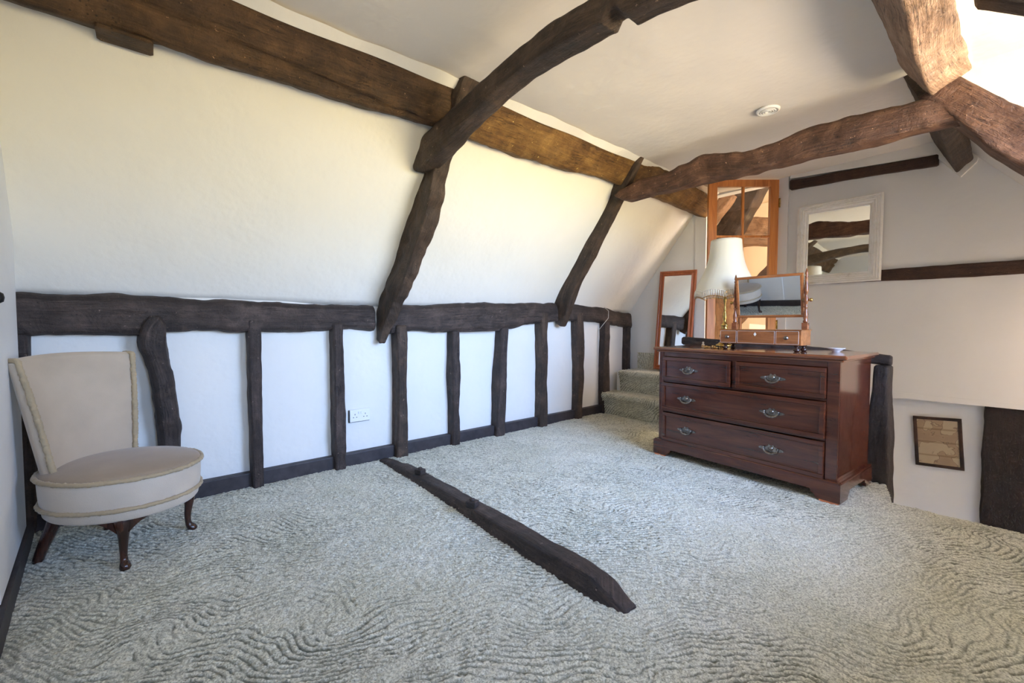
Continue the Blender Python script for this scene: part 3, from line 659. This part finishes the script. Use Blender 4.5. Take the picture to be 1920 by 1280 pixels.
# stair rail behind the chest
rail = thing('stair_railing', 'dark rounded stair rail with a stout post behind the chest of drawers', 'railing')
beam('handrail', [[(x, y - .035, z + .034), (x, y - .035, z - .034), (x, y + .035, z - .034), (x, y + .035, z + .034)] for x, y, z in [(-1.885, 3.555, .857), (-1.3, 3.55, .835), (-.9, 3.54, .81), (-.515, 3.52, .775)]], 'oak_frame', amp=.004, corner=.03, seed=60, parent=rail)
beam('post', [[(x0, 3.452, z), (x1, 3.452, z), (x1 + .018, 3.535, z), (x0 + .012, 3.535, z)] for z, x0, x1 in [(-.32, -.615, -.487), (.05, -.615, -.490), (.3, -.607, -.497), (.55, -.592, -.513), (.735, -.582, -.516)]], 'oak_black', amp=.006, corner=.012, seed=61, parent=rail)

# timbers seen through the glazed door
def nb(name, pts_u, pts_l, y0, y1, mat, label, seed): return beam(name, sec_xz(pts_u, pts_l, y0, y1), mat, label, 'timber', .01, .02, seed)
nb('roof_brace', [(-2.66, 1.75), (-2.42, 2.12), (-2.24, 2.40), (-2.13, 2.64)], [(-2.42, 1.60), (-2.17, 2.0), (-2.02, 2.28), (-1.82, 2.64)], 5.2, 5.4, 'oak_truss', 'broad dark slanting brace seen through the upper panes of the glazed door', 70)
nb('roof_brace', [(-2.62, 2.10), (-2.42, 2.30), (-2.25, 2.52)], [(-2.62, 1.98), (-2.34, 2.20), (-2.12, 2.45)], 5.05, 5.18, 'oak_pale_lit', 'pale sunlit timber beside the dark brace behind the upper left door pane', 71)
nb('timber_lintel', [(-2.35, 2.24), (-2.02, 2.26), (-1.70, 2.16)], [(-2.35, 1.95), (-2.02, 1.93), (-1.70, 1.90)], 5.42, 5.6, 'oak_pale_lit', 'pale sunlit block of timber behind the upper right door pane', 72)
nb('roof_brace', [(-2.25, 1.13), (-2.0, 1.45), (-1.60, 1.98)], [(-2.12, 1.00), (-1.87, 1.30), (-1.48, 1.80)], 5.25, 5.36, 'oak_red', 'thin reddish slanting brace seen through the lower right of the glazed door', 73)
nb('timber_post', [(-2.36, .67), (-2.35, 1.42)], [(-2.13, .67), (-2.13, 1.42)], 5.15, 5.3, 'oak_pale_lit', 'rough pinkish timber behind the brass lamp stem, seen through the glazed door', 74)

# ================================================================ GLAZED DOOR (stands ajar into the room)
DW = .634; DZ0 = .69; DZ1 = 2.31
door = MB()
w = .076; m_ = .020   # stile and glazing bar widths
door.box((-DW, -.018, DZ0), (-DW + w, .018, DZ1), .003).box((-w, -.018, DZ0), (0, .018, DZ1), .003)
door.box((-DW + w, -.018, DZ1 - .062), (-w, .018, DZ1), .003).box((-DW + w, -.018, DZ0), (-w, .018, DZ0 + .17), .003)
for zz in (1.80, 1.31): door.box((-DW + w, -.012, zz - m_ / 2), (-w, .012, zz + m_ / 2), .003)
door.box((-DW / 2 - m_ / 2 - .002, -.012, DZ0 + .17), (-DW / 2 + m_ / 2 - .002, .012, DZ1 - .062), .003)
do = struct(door.build('door_1', 'pine')); do.location = (-1.452, YE - .045, 0); do.rotation_euler = (0, 0, math.radians(49.9))
gp = MB().box((-DW + w - .005, -.002, DZ0 + .165), (-w + .005, .002, DZ1 - .058)).build('door_pane', 'glass', do)
for zz in (2.10, 1.0):
    hg = MB().box((-.004, -.024, zz - .04), (.008, -.016, zz + .04)).lathe([(.006, zz - .042), (.006, zz + .042)], 10, (.004, -.024, 0)).build('hinge', 'brass', do)

# ================================================================ CHEST OF DRAWERS
HT = .825
ch = thing('chest_of_drawers', 'dark red mahogany chest of drawers with ornate metal pulls', 'chest of drawers', (-1.181, 3.187, .004), math.radians(-4.02))
W2, D2 = .598, .286
b = MB()
b.box((-W2 + .025, -D2 + .04, .10), (-W2 + .045, D2 - .01, HT - .035)).box((W2 - .045, -D2 + .04, .10), (W2 - .025, D2 - .01, HT - .035))
b.box((-W2 + .045, D2 - .03, .10), (W2 - .045, D2 - .012, HT - .035))
# face frame: stiles, rails
b.box((-W2 + .025, -D2 + .028, .10), (-W2 + .062, -D2 + .05, HT - .035), .003).box((W2 - .085, -D2 + .028, .10), (W2 - .025, -D2 + .05, HT - .035), .003)
for z0, z1 in ((.10, .118), (.335, .348), (.562, .576), (.755, HT - .035)): b.box((-W2 + .062, -D2 + .030, z0), (W2 - .085, -D2 + .05, z1), .002)
b.box((-.022, -D2 + .030, .576), (.008, -D2 + .05, .755), .002)
b.box((-W2 + .05, -D2 + .06, .10), (W2 - .05, D2 - .03, .112))
b.build('carcass', 'mahogany', ch)
t = MB(); t.box((-W2 - .012, -D2 - .004, HT - .024), (W2 + .012, D2 + .004, HT), .009); t.box((-W2 + .008, -D2 + .016, HT - .038), (W2 - .008, D2 - .004, HT - .022), .006)
t.build('top', 'mahogany_top', ch)
# plinth with bracket feet
pl = MB()
def foot_poly(Wd, ft=.135, h=.105, cut=.048):
    p = [(-Wd, 0), (-Wd + ft - .02, 0), (-Wd + ft - .012, .02), (-Wd + ft + .004, .03), (-Wd + ft + .012, cut)]
    return p + [(-x, z) for x, z in reversed(p)] + [(Wd, h), (-Wd, h)]
pl.prism(foot_poly(W2), lambda x, z: (x, -D2, z + .008), lambda x, z: (x, -D2 + .022, z + .008))
pl.prism(foot_poly(D2 - .023, .12), lambda y, z: (W2, y, z + .008), lambda y, z: (W2 - .022, y, z + .008))
pl.prism(foot_poly(D2 - .023, .12), lambda y, z: (-W2, y, z + .008), lambda y, z: (-W2 + .022, y, z + .008))
pl.box((-W2 + .004, -D2 + .004, .105), (W2 - .004, -D2 + .03, .122), .006).box((W2 - .03, -D2 + .03, .105), (W2 - .004, D2 - .01, .122), .006).box((-W2 + .004, -D2 + .03, .105), (-W2 + .03, D2 - .01, .122), .006)
pl.build('plinth', 'mahogany', ch)
for sx, sy in ((-1, -1), (1, -1), (1, 1), (-1, 1)):
    cx, cy = sx * (W2 - .055), sy * (D2 - .03)
    MB().box((cx - .045, cy - .026 + .004 * sy, -.006), (cx + .045, cy + .030, .0085), .001).build('foot_pad', 'orange_pad', ch)
def pull(parent, x, z, y, s=1.12):
    h = MB(); out = []
    for k in range(48):   # lobed lozenge backplate
        a = 2 * math.pi * k / 48
        r = .50 + .13 * math.cos(2 * a) + .12 * math.cos(4 * a) + .07 * math.cos(6 * a) + .05 * math.cos(10 * a)
        out.append((x + .075 * s * r * math.cos(a), z + .050 * s * r * math.sin(a)))
    h.prism(out, lambda px, pz: (px, y, pz), lambda px, pz: (px, y - .0035, pz))
    h.lathe([(.012 * s, 0), (.011 * s, -.004), (.005 * s, -.008), (.001, -.009)], 14, (x, y - .003, z + .004), 'y')
    for sg in (-1, 1): h.lathe([(.006 * s, 0), (.005 * s, -.010), (.007 * s, -.014), (.002, -.018)], 10, (x + sg * .036 * s, y - .002, z + .006), 'y')
    arc = [(x + .037 * s * math.cos(a) * 1.0, y - .013 - .006 * math.sin(a), z + .004 - .026 * s * math.sin(a)) for a in np.linspace(0, math.pi, 14)]
    h.tube(arc, [(.0035 + .0015 * math.sin(a)) * s for a in np.linspace(0, math.pi, 14)], 8)
    return h.build('handle', 'pewter', parent)
def drawer(x0, x1, z0, z1, out, rot, pulls):
    d = MB(); y = -D2 + .030
    d.box((x0, y - .010, z0), (x1, y + .02, z1), .002)
    bw = .026                     # cock-beaded border round a sunk panel
    for a, c in (((x0, z0), (x1, z0 + bw)), ((x0, z1 - bw), (x1, z1)), ((x0, z0 + bw), (x0 + bw, z1 - bw)), ((x1 - bw, z0 + bw), (x1, z1 - bw))):
        d.box((a[0], y - .020, a[1]), (c[0], y - .008, c[1]), .0035)
    xi0, xi1, zi0, zi1 = x0 + bw, x1 - bw, z0 + bw, z1 - bw
    d.box((xi0, y - .0135, zi0), (xi1, y - .008, zi0 + .008), .002).box((xi0, y - .0135, zi1 - .008), (xi1, y - .008, zi1), .002)
    o = d.build('drawer', 'mahogany', ch); o.location = (0, -out, 0); o.rotation_euler = (0, 0, rot)
    for px in pulls: pull(o, px, (z0 + z1) / 2, y - .0105)
    return o
drawer(-W2 + .064, -.024, .578, .753, 0, 0, [-.325])
drawer(.010, W2 - .087, .578, .753, 0, 0, [.235])
drawer(-W2 + .064, W2 - .087, .350, .560, .008, .006, [-.335, .235])
drawer(-W2 + .064, W2 - .087, .120, .333, 0, 0, [-.335, .235])

# ================================================================ DRESSING-TABLE MIRROR
def local(o_loc, rz, p):
    c, s = math.cos(rz), math.sin(rz); return (o_loc[0] + p[0] * c - p[1] * s, o_loc[1] + p[0] * s + p[1] * c, o_loc[2] + p[2])
TOPZ = HT + .004
tm = thing('dressing_table_mirror', 'swing mirror on a honey-coloured box of three tiny drawers, on the chest', 'mirror', (-1.105, 3.125, TOPZ), math.radians(-3.4))
BW, BD = .252, .075; bz0, bz1 = .040, .132
MB().box((-BW, -BD, bz0), (BW, BD, bz1), .002).box((-BW - .004, -BD - .004, bz1), (BW + .004, BD + .004, bz1 + .006), .002).build('box', 'satinwood', tm)
for sx in (-1, 1):
    for sy in (-1, 1):
        f = MB().lathe([(.010, 0), (.017, .006), (.018, .014), (.010, .022), (.008, .028), (.016, .034), (.017, .041)], 16).build('foot', 'chair_leg', tm); f.location = (sx * (BW - .03), sy * (BD - .02), 0)
for x0, x1, kb_ in ((-BW + .006, -.137, 1), (-.129, .103, 0), (.111, BW - .012, 1)):
    dr = MB().box((x0, -BD - .005, bz0 + .006), (x1, -BD + .004, bz1 - .004), .0015).build('drawer', 'satinwood', tm)
    e = MB(); t_ = .0013
    for a, c in (((x0, bz0 + .006), (x1, bz0 + .006 + t_)), ((x0, bz1 - .004 - t_), (x1, bz1 - .004)), ((x0, bz0 + .006), (x0 + t_, bz1 - .004)), ((x1 - t_, bz0 + .006), (x1, bz1 - .004))):
        e.box((a[0], -BD - .0058, a[1]), (c[0], -BD - .0045, c[1]))
    e.build('edge_stringing', 'bone', dr)
    if kb_: MB().lathe([(.006, 0), (.006, -.006), (.012, -.012), (.0135, -.019), (.006, -.024), (.001, -.025)], 14, ((x0 + x1) / 2, -BD - .004, (bz0 + bz1) / 2), 'y').build('knob', 'pewter', dr)
    else: MB().prism([(0, -.013), (.009, 0), (0, .013), (-.009, 0)], lambda x, z: (x - .015, -BD - .0065, z + bz1 - .026), lambda x, z: (x - .015, -BD - .0048, z + bz1 - .026)).build('escutcheon', 'bone', dr)
PX = .219
for sx in (-1, 1):
    p = MB().box((-.017, -.015, bz1 + .006), (.017, .015, bz1 + .050), .003)
    p.lathe([(.011, .182), (.015, .19), (.010, .20), (.013, .215), (.014, .235), (.009, .26), (.008, .275), (.013, .283), (.008, .29), (.0085, .30), (.0135, .315), (.014, .335), (.009, .345), (.008, .36), (.012, .37), (.0125, .39), (.009, .43), (.007, .465), (.010, .472), (.006, .48), (.009, .492), (.007, .503), (.002, .523)], 18)
    o = p.build('post', 'walnut', tm); o.location = (sx * PX + .012, .045, 0)
    MB().lathe([(.007, -.02), (.007, .02), (.011, .024), (.010, .034), (.003, .037)] if sx > 0 else [(.003, -.037), (.010, -.034), (.011, -.024), (.007, -.02), (.007, .02)], 14, (0, 0, .325), 'x').build('pivot_knob', 'brass', o)
FW, FH = .203, .142
mf = MB(); fw = .017
for a, c in (((-FW, -FH), (FW, -FH + fw)), ((-FW, FH - fw), (FW, FH)), ((-FW, -FH + fw), (-FW + fw, FH - fw)), ((FW - fw, -FH + fw), (FW, FH - fw))):
    mf.box((a[0], -.010, a[1]), (c[0], .010, c[1]), .0035)
mf.box((-FW + .004, .002, -FH + .004), (FW - .004, .009, FH - .004))
mfo = mf.build('mirror_frame', 'satinwood', tm); mfo.location = (.012, .043, .358); mfo.rotation_euler = (math.radians(9.8), 0, math.radians(3.9))
MB().box((-FW + fw - .002, -.003, -FH + fw - .002), (FW - fw + .002, .001, FH - fw + .002)).build('mirror_glass', 'mirror', mfo)

# ================================================================ TABLE LAMP
lamp = thing('table_lamp', 'turned brass table lamp with a large fringed cream bell shade, on the chest', 'lamp', (-1.472, 3.392, TOPZ))
MB().lathe([(.062, 0), (.064, .010), (.058, .016), (.044, .022), (.040, .03), (.026, .04), (.022, .06), (.034, .075), (.036, .09), (.024, .102), (.016, .115), (.014, .125), (.026, .135), (.028, .142), (.020, .15), (.027, .16), (.028, .168), (.013, .182), (.009, .20), (.013, .215), (.015, .235), (.012, .255), (.007, .275), (.010, .285), (.007, .30), (.006, .33), (.012, .35), (.014, .365), (.008, .385), (.006, .40), (.012, .41), (.016, .43), (.013, .445), (.008, .46)], 28).build('base', 'brass', lamp)
MB().lathe([(.012, .46), (.014, .47), (.014, .52), (.008, .525)], 16).build('bulb_holder', 'brass', lamp)
RB, RT, Z0, Z1 = .216, .108, .412, .815
def shade_r(t): return RT + (RB - RT) * float(np.interp(1 - t, [0, .2, .34, .45, .54, .62, .73, .82, .9, 1], [0, .06, .14, .235, .345, .47, .68, .82, .92, 1]))
nseg = 96; vs = []; fs = []; prof_t = np.linspace(0, 1, 26)
def zbot(a): return .018 * abs(math.cos(4 * a)) ** .8          # scalloped hem
for side, dr_ in ((0, 0), (1, -.0025)):
    for t_ in prof_t:
        for k in range(nseg):
            a = 2 * math.pi * k / nseg
            r = shade_r(t_) * (1 - .012 * (1 - t_) * abs(math.cos(4 * a))) + dr_ + .0008 * math.sin(a * 48)
            vs.append((r * math.cos(a), r * math.sin(a), Z0 + (Z1 - Z0) * t_ + zbot(a) * (1 - t_) ** 4))
nr = len(prof_t)
for s_ in (0, 1):
    for i in range(nr - 1):
        for k in range(nseg):
            a0, b0 = s_ * nr * nseg + i * nseg + k, s_ * nr * nseg + i * nseg + (k + 1) % nseg
            fs.append((a0, b0, b0 + nseg, a0 + nseg) if s_ == 0 else (b0, a0, a0 + nseg, b0 + nseg))
for k in range(nseg):
    k2 = (k + 1) % nseg; o2 = nr * nseg
    fs.append((k2, k, o2 + k, o2 + k2)); L_ = (nr - 1) * nseg; fs.append((L_ + k, L_ + k2, o2 + L_ + k2, o2 + L_ + k))
mesh('shade', vs, fs, 'shade', lamp, True)
tr_ = MB(); tr_.tube([(.105 * math.cos(a), .105 * math.sin(a), Z1) for a in np.linspace(0, 2 * math.pi, 48, endpoint=False)], .003, 6, True)
tr_.build('shade_rim', 'shade', lamp)
fr = MB()
fr.tube([(RB * .992 * math.cos(a), RB * .992 * math.sin(a), Z0 + zbot(a) + .002) for a in np.linspace(0, 2 * math.pi, 96, endpoint=False)], .0045, 6, True)
for k in range(110):
    a = 2 * math.pi * k / 110; x, y = RB * math.cos(a), RB * math.sin(a); z = Z0 + zbot(a)
    fr.tube([(x, y, z), (x * 1.006, y * 1.006, z - .018), (x, y, z - .042)], [.0034, .0042, .0028], 6)
fo = fr.build('fringe', 'bone', lamp, fix=False); fo['label'] = 'cream hanging fringe'
gd = MB().tube([(RB * .985 * math.cos(a), RB * .985 * math.sin(a), Z0 + zbot(a) - .044) for a in np.linspace(0, 2 * math.pi, 96, endpoint=False)], .003, 6, True).build('fringe_cord', 'gilt', lamp)
for k in range(3):
    a = k * 2 * math.pi / 3; MB().tube([(0, 0, .50), (RT * math.cos(a), RT * math.sin(a), Z1 - .002)], .0015, 6).build('shade_support', 'brass', lamp)

# small things on the chest
dish = MB().lathe([(.020, 0), (.021, .004), (.028, .008), (.046, .021), (.0475, .0225), (.046, .0235), (.027, .011), (.015, .008), (.001, .008)], 36).build('saucer', 'china')
dish.location = (-.735, 3.27, TOPZ); tag(dish, 'small white china saucer at the right end of the chest top', 'saucer')
nk = thing('bead_necklace', 'coiled gilt bead necklace lying on the chest in front of the lamp', 'necklace', (-1.44, 3.10, TOPZ))
random.seed(4); bd = MB()
for k in range(46):
    a = k * .42; r = .018 + .0007 * k; c = (1.5 * r * math.cos(a) + .004 * random.random(), .8 * r * math.sin(a), .006 + .012 * random.random() * (k % 3 == 0))
    bd.lathe([(.001, -.0055), (.0045, -.003), (.0058, 0), (.0045, .003), (.001, .0055)], 8, c)
bd.build('beads', 'gilt', nk)
cd = MB().lathe([(.012, 0), (.016, .004), (.015, .012), (.009, .017), (.002, .019)], 16).build('dark_pendant', 'iron', nk); cd.location = (.055, .0, 0)
sc_ = MB().lathe([(.009, 0), (.011, .004), (.011, .020), (.006, .024), (.005, .028), (.008, .031), (.007, .037), (.001, .040)], 14).build('scent_bottle', 'china')
sc_.location = (-1.545, 3.20, TOPZ); tag(sc_, 'tiny pale bottle left of the gilt beads on the chest', 'bottle')

# ================================================================ WALL MIRROR, LEANING MIRROR, PICTURE
def framed(name, label, cat, w, h, prof, mat, inner_mat, inner_name, depth_in):
    """frame lies in local xz, facing -y; prof: list of (inset, out) describing the moulding"""
    root = thing(name, label, cat)
    cs = [(-1, -1), (1, -1), (1, 1), (-1, 1)]; vs = []; fs = []
    n = len(prof)
    for sx, sz in cs:
        for ins, o in prof: vs.append((sx * (w / 2 - ins), -o, sz * (h / 2 - ins)))
    for k in range(4):
        k2 = (k + 1) % 4
        for i in range(n - 1): fs.append((k * n + i, k2 * n + i, k2 * n + i + 1, k * n + i + 1))
        fs.append((k * n + n - 1, k2 * n + n - 1, k2 * n, k * n))
    m = MB(); m.add(vs, fs); m.build('frame', mat, root)
    iw = prof[-1][0] - .004
    MB().box((-w / 2 + iw, -depth_in - .003, -h / 2 + iw), (w / 2 - iw, -depth_in + .002, h / 2 - iw)).build(inner_name, inner_mat, root)
    return root
pr = [(0, 0), (0, .026), (.004, .034), (.010, .037), (.015, .031), (.018, .031), (.022, .038), (.027, .038), (.030, .031), (.033, .031), (.037, .038), (.043, .038), (.047, .030), (.050, .030), (.054, .034), (.060, .031), (.068, .021), (.072, .021), (.076, .025), (.080, .020), (.082, .004)]
wmir = framed('wall_mirror', 'square mirror in a worn silver-leaf moulded frame on the far wall', 'mirror', .578, .688, pr, 'silver', 'mirror', 'mirror_glass', .010)
wmir.location = (-1.003, YE - .020, 1.69); wmir.rotation_euler = (math.radians(-1.0), 0, 0)
pr2 = [(0, 0), (0, .016), (.006, .020), (.020, .020), (.026, .013), (.034, .015), (.044, .022), (.050, .020), (.054, .010), (.055, .003)]
lm = framed('leaning_mirror', 'tall narrow mirror in an orange wood frame leaning at the top of the steps', 'mirror', .425, 1.10, pr2, 'orange_frame', 'mirror', 'mirror_glass', .006)
lm.rotation_euler = (math.radians(-2.6), math.radians(2.1), 0)
lm.location = (-2.440, 4.392, .484 + .552)
pc = framed('framed_chart', 'small dark-framed brownish chart hanging crooked low in the stairwell', 'picture', .262, .378, [(0, 0), (0, .014), (.008, .017), (.020, .014), (.022, .005)], 'oak_band', 'paper', 'print', .006)
pc.location = (-.370, YE + .092, .110); pc.rotation_euler = (0, math.radians(-4.0), 0)

# ================================================================ SOCKET, CEILING VENT, WIRE
so = thing('wall_socket', 'white double plug socket low on the wall between two studs', 'socket', (-3.045, 1.125, .348), math.pi / 2)
MB().box((-.073, -.012, -.044), (.073, .004, .044), .004).build('faceplate', 'plastic', so)
MB().box((-.078, -.002, -.048), (.071, .008, .042), .002).build('back_box', 'iron', so)
for cx in (-.037, .037):
    h = MB(); h.box((cx - .002, -.0126, .004), (cx + .002, -.0118, .014)).box((cx - .015, -.0126, -.014), (cx - .008, -.0118, -.009)).box((cx + .008, -.0126, -.014), (cx + .015, -.0118, -.009)); h.build('socket_holes', 'dark_hole', so)
for cx in (-.009, .009): MB().box((cx - .005, -.0155, .012), (cx + .005, -.011, .028), .0015).build('switch', 'plastic', so)
cv = thing('ceiling_vent', 'round white slotted vent on the flat ceiling', 'vent', (-1.045, 2.955, ZC - .003))
MB().lathe([(.065, .004), (.065, -.004), (.060, -.010), (.052, -.012), (.050, -.006), (.001, -.006)], 40).build('vent_rim', 'plastic', cv)
for r in (.040, .028, .016): MB().tube([(r * math.cos(a), r * math.sin(a), -.009) for a in np.linspace(0, 2 * math.pi, 36, endpoint=False)], .0045, 6, True).build('vent_ring', 'plastic', cv)
wr_ = MB().tube([(-2.945, 3.80, 1.19), (-2.93, 3.86, 1.15), (-2.928, 3.855, 1.07), (-2.955, 3.80, 1.0), (-3.03, 3.81, .93), (-3.04, 3.815, .5), (-3.04, 3.815, .11)], .003, 6).build('cable', 'wire')
tag(wr_, 'thin grey cable looping over the dark beam near the steps', 'cable')

# ================================================================ SLIPPER CHAIR
chair = thing('slipper_chair', 'low beige velvet slipper chair with round seat and braid trim, in the left corner', 'chair', (-2.555, -.113, .004), 0)
chair.rotation_euler = (0, 0, math.radians(136.2))
# local: -y is the front of the chair, x to the sitter's left
RX, RY = .248, .293
def sup(a, rx=RX, ry=RY):
    return (rx * math.cos(a), ry * math.sin(a))
def drum(name, rows, mat, cap_top=None, seed=0, parent=None):
    n = 72; vs = []; fs = []
    for k_, z in rows:
        for k in range(n):
            a = 2 * math.pi * k / n; x, y = sup(a, RX * k_, RY * k_); vs.append((x, y, z))
    m = len(rows)
    for i in range(m - 1):
        for k in range(n):
            p, q = i * n + k, i * n + (k + 1) % n; fs.append((p, q, q + n, p + n))
    fs.append(tuple(reversed(range(n)))); fs.append(tuple(range((m - 1) * n, m * n)))
    return mesh(name, vs, fs, mat, parent, True)
drum('seat_base', [(.86, .200), (.93, .203), (.955, .212), (.965, .235), (.975, .25), (.985, .265), (.995, .30), (1.0, .34), (.99, .365), (.97, .372)], 'velvet', parent=chair)
drum('seat_cushion', [(.97, .362), (1.0, .370), (.985, .381), (.93, .389), (.8, .397), (.6, .404), (.35, .408), (.12, .409)], 'velvet_top', parent=chair)
def fuzzy(pts, r, seed, flat=1.0, closed=True):
    """short bristly braid: a fine tube whose surface is broken up by noise"""
    P = np.array(pts, float); P = cr(P, .0035) if not closed else cr(np.vstack([P, P[:1]]), .0035)[:-1]
    m = MB().tube([tuple(p) for p in P], r, 12, closed, flat)
    V = np.array(m.v); C = np.repeat(P, 12, 0); d = V - C; d /= np.maximum(np.linalg.norm(d, axis=1, keepdims=True), 1e-6)
    k = .30 * vnoise(V * 300 + seed, seed) + .16 * vnoise(V * 90, seed + 3) + .14 * vnoise(V * 30, seed + 5)
    m.v = [tuple(v) for v in (V + d * (k * r)[:, None])]; return m
fuzzy([(*[c * 1.012 for c in sup(a)], .371) for a in np.linspace(0, 2 * math.pi, 200, endpoint=False)], .0088, 1).build('seat_braid', 'braid', chair)
fuzzy([(*[c * .992 for c in sup(a)], .252) for a in np.linspace(0, 2 * math.pi, 200, endpoint=False)], .0085, 2).build('lower_braid', 'braid', chair)
# back: a slab curved round the seat, widening and leaning back
def back_pt(u, t, f):
    """u -1..1 across, t 0..1 up, f 0 front .. 1 rear"""
    hw = .172 + .066 * t
    x = u * hw
    wrap = .062 * (u * u)                       # ends come forward round the seat
    y0 = .183 + .062 * t - wrap + .0
    th = .058 - .014 * t
    # front surface slightly hollow, rear bulging
    y = y0 + f * th - .006 * math.sin(math.pi * t) * (1 - f)
    z = .335 + (.845 - .335) * t + .012 * (1 - u * u) * t - .0 * f
    return (x, y, z)
nu, nv = 36, 24; vs = []; fs = []
def grid(fn, flip=False):
    k = len(vs)
    for j in range(nv + 1):
        for i in range(nu + 1): vs.append(fn(i / nu, j / nv))
    for j in range(nv):
        for i in range(nu):
            a = k + j * (nu + 1) + i; q = (a, a + 1, a + nu + 2, a + nu + 1); fs.append(tuple(reversed(q)) if flip else q)
def ease(f): return f
B_ = MB()
grid(lambda s, t: back_pt(s * 2 - 1, t, 0)); grid(lambda s, t: back_pt(s * 2 - 1, t, 1), True)
grid(lambda s, t: (lambda p: (p[0] - .010 * math.sin(math.pi * s), p[1], p[2]))(back_pt(-1, t, s)), True)
grid(lambda s, t: (lambda p: (p[0] + .010 * math.sin(math.pi * s), p[1], p[2]))(back_pt(1, t, s)))
grid(lambda s, t: (lambda p: (p[0], p[1], p[2] + .014 * math.sin(math.pi * t)))(back_pt(s * 2 - 1, 1, t)))
grid(lambda s, t: back_pt(s * 2 - 1, 0, t), True)
B_.add(vs, fs, True)
bo = B_.build('backrest', 'velvet_back', chair, fix=False)
bm = bmesh.new(); bm.from_mesh(bo.data); bmesh.ops.remove_doubles(bm, verts=bm.verts[:], dist=.0008); bmesh.ops.recalc_face_normals(bm, faces=bm.faces[:]); bm.to_mesh(bo.data); bm.free()
for u in (-1, 1):
    fuzzy([(lambda p: (p[0], p[1] - .003, p[2]))(back_pt(u * .985, t, 0)) for t in np.linspace(0.02, 1.0, 70)] + [(lambda p: (p[0], p[1], p[2] + .008))(back_pt(u * .985, 1, f)) for f in np.linspace(.1, 1, 8)], .0105, 5 + u, 1, False).build('back_braid', 'braid', chair)
# legs
def cab_leg(x, y, out):
    d = Vector((out[0], out[1], 0)).normalized(); pts = []; R = []
    for o, z, r in [(-.006, .212, .030), (.0, .195, .031), (.006, .170, .026), (.007, .145, .020), (.004, .115, .0165), (.0, .080, .0140), (.0, .050, .0125), (.004, .028, .0140), (.014, .014, .0185), (.018, .006, .0195), (.018, -.002, .016)]:
        pts.append((x + d.x * o, y + d.y * o, z)); R.append(r)
    P = cr([(*p, r) for p, r in zip(pts, R)], .006)
    return MB().tube([tuple(p[:3]) for p in P], [float(p[3]) for p in P], 16).build('leg', 'chair_leg', chair)
for sx in (-1, 1): cab_leg(sx * .160, -.150, (sx * .6, -1))
for sx in (-1, 1):
    m = MB(); P = cr([(sx * .13, .17, .215), (sx * .135, .19, .15), (sx * .142, .225, .07), (sx * .147, .252, -.002)], .01)
    m.tube([tuple(p) for p in P], list(np.linspace(.026, .017, len(P))), 8); m.build('leg', 'chair_leg', chair)
# shaped knee brackets along the front rail
for sx in (-1, 1):
    ap = MB()
    for side in (-1, 1):
        a0 = math.atan2(-.165 / .262, sx * .175 / .222); n = 12; top = []; bot = []
        for i in range(n + 1):
            a = a0 + side * (.08 + .34 * i / n); x, y = .222 * math.cos(a), .262 * math.sin(a)
            top.append((x, y, .206)); bot.append((x, y, .206 - .052 * (1 - i / n) ** 2 - .004))
        k = []
        for (p, q) in zip(top, bot): k += [p, q, (p[0] * .93, p[1] * .93, p[2]), (q[0] * .93, q[1] * .93, q[2])]
        f = []
        for i in range(n):
            b0 = i * 4; b1 = b0 + 4; f += [(b0, b0 + 1, b1 + 1, b1), (b0 + 2, b1 + 2, b1 + 3, b0 + 3), (b0 + 1, b0 + 3, b1 + 3, b1 + 1), (b0, b1, b1 + 2, b0 + 2)]
        f += [(0, 2, 3, 1), (4 * n, 4 * n + 1, 4 * n + 3, 4 * n + 2)]; ap.add(k, f)
    ap.build('knee_bracket', 'chair_leg', chair)
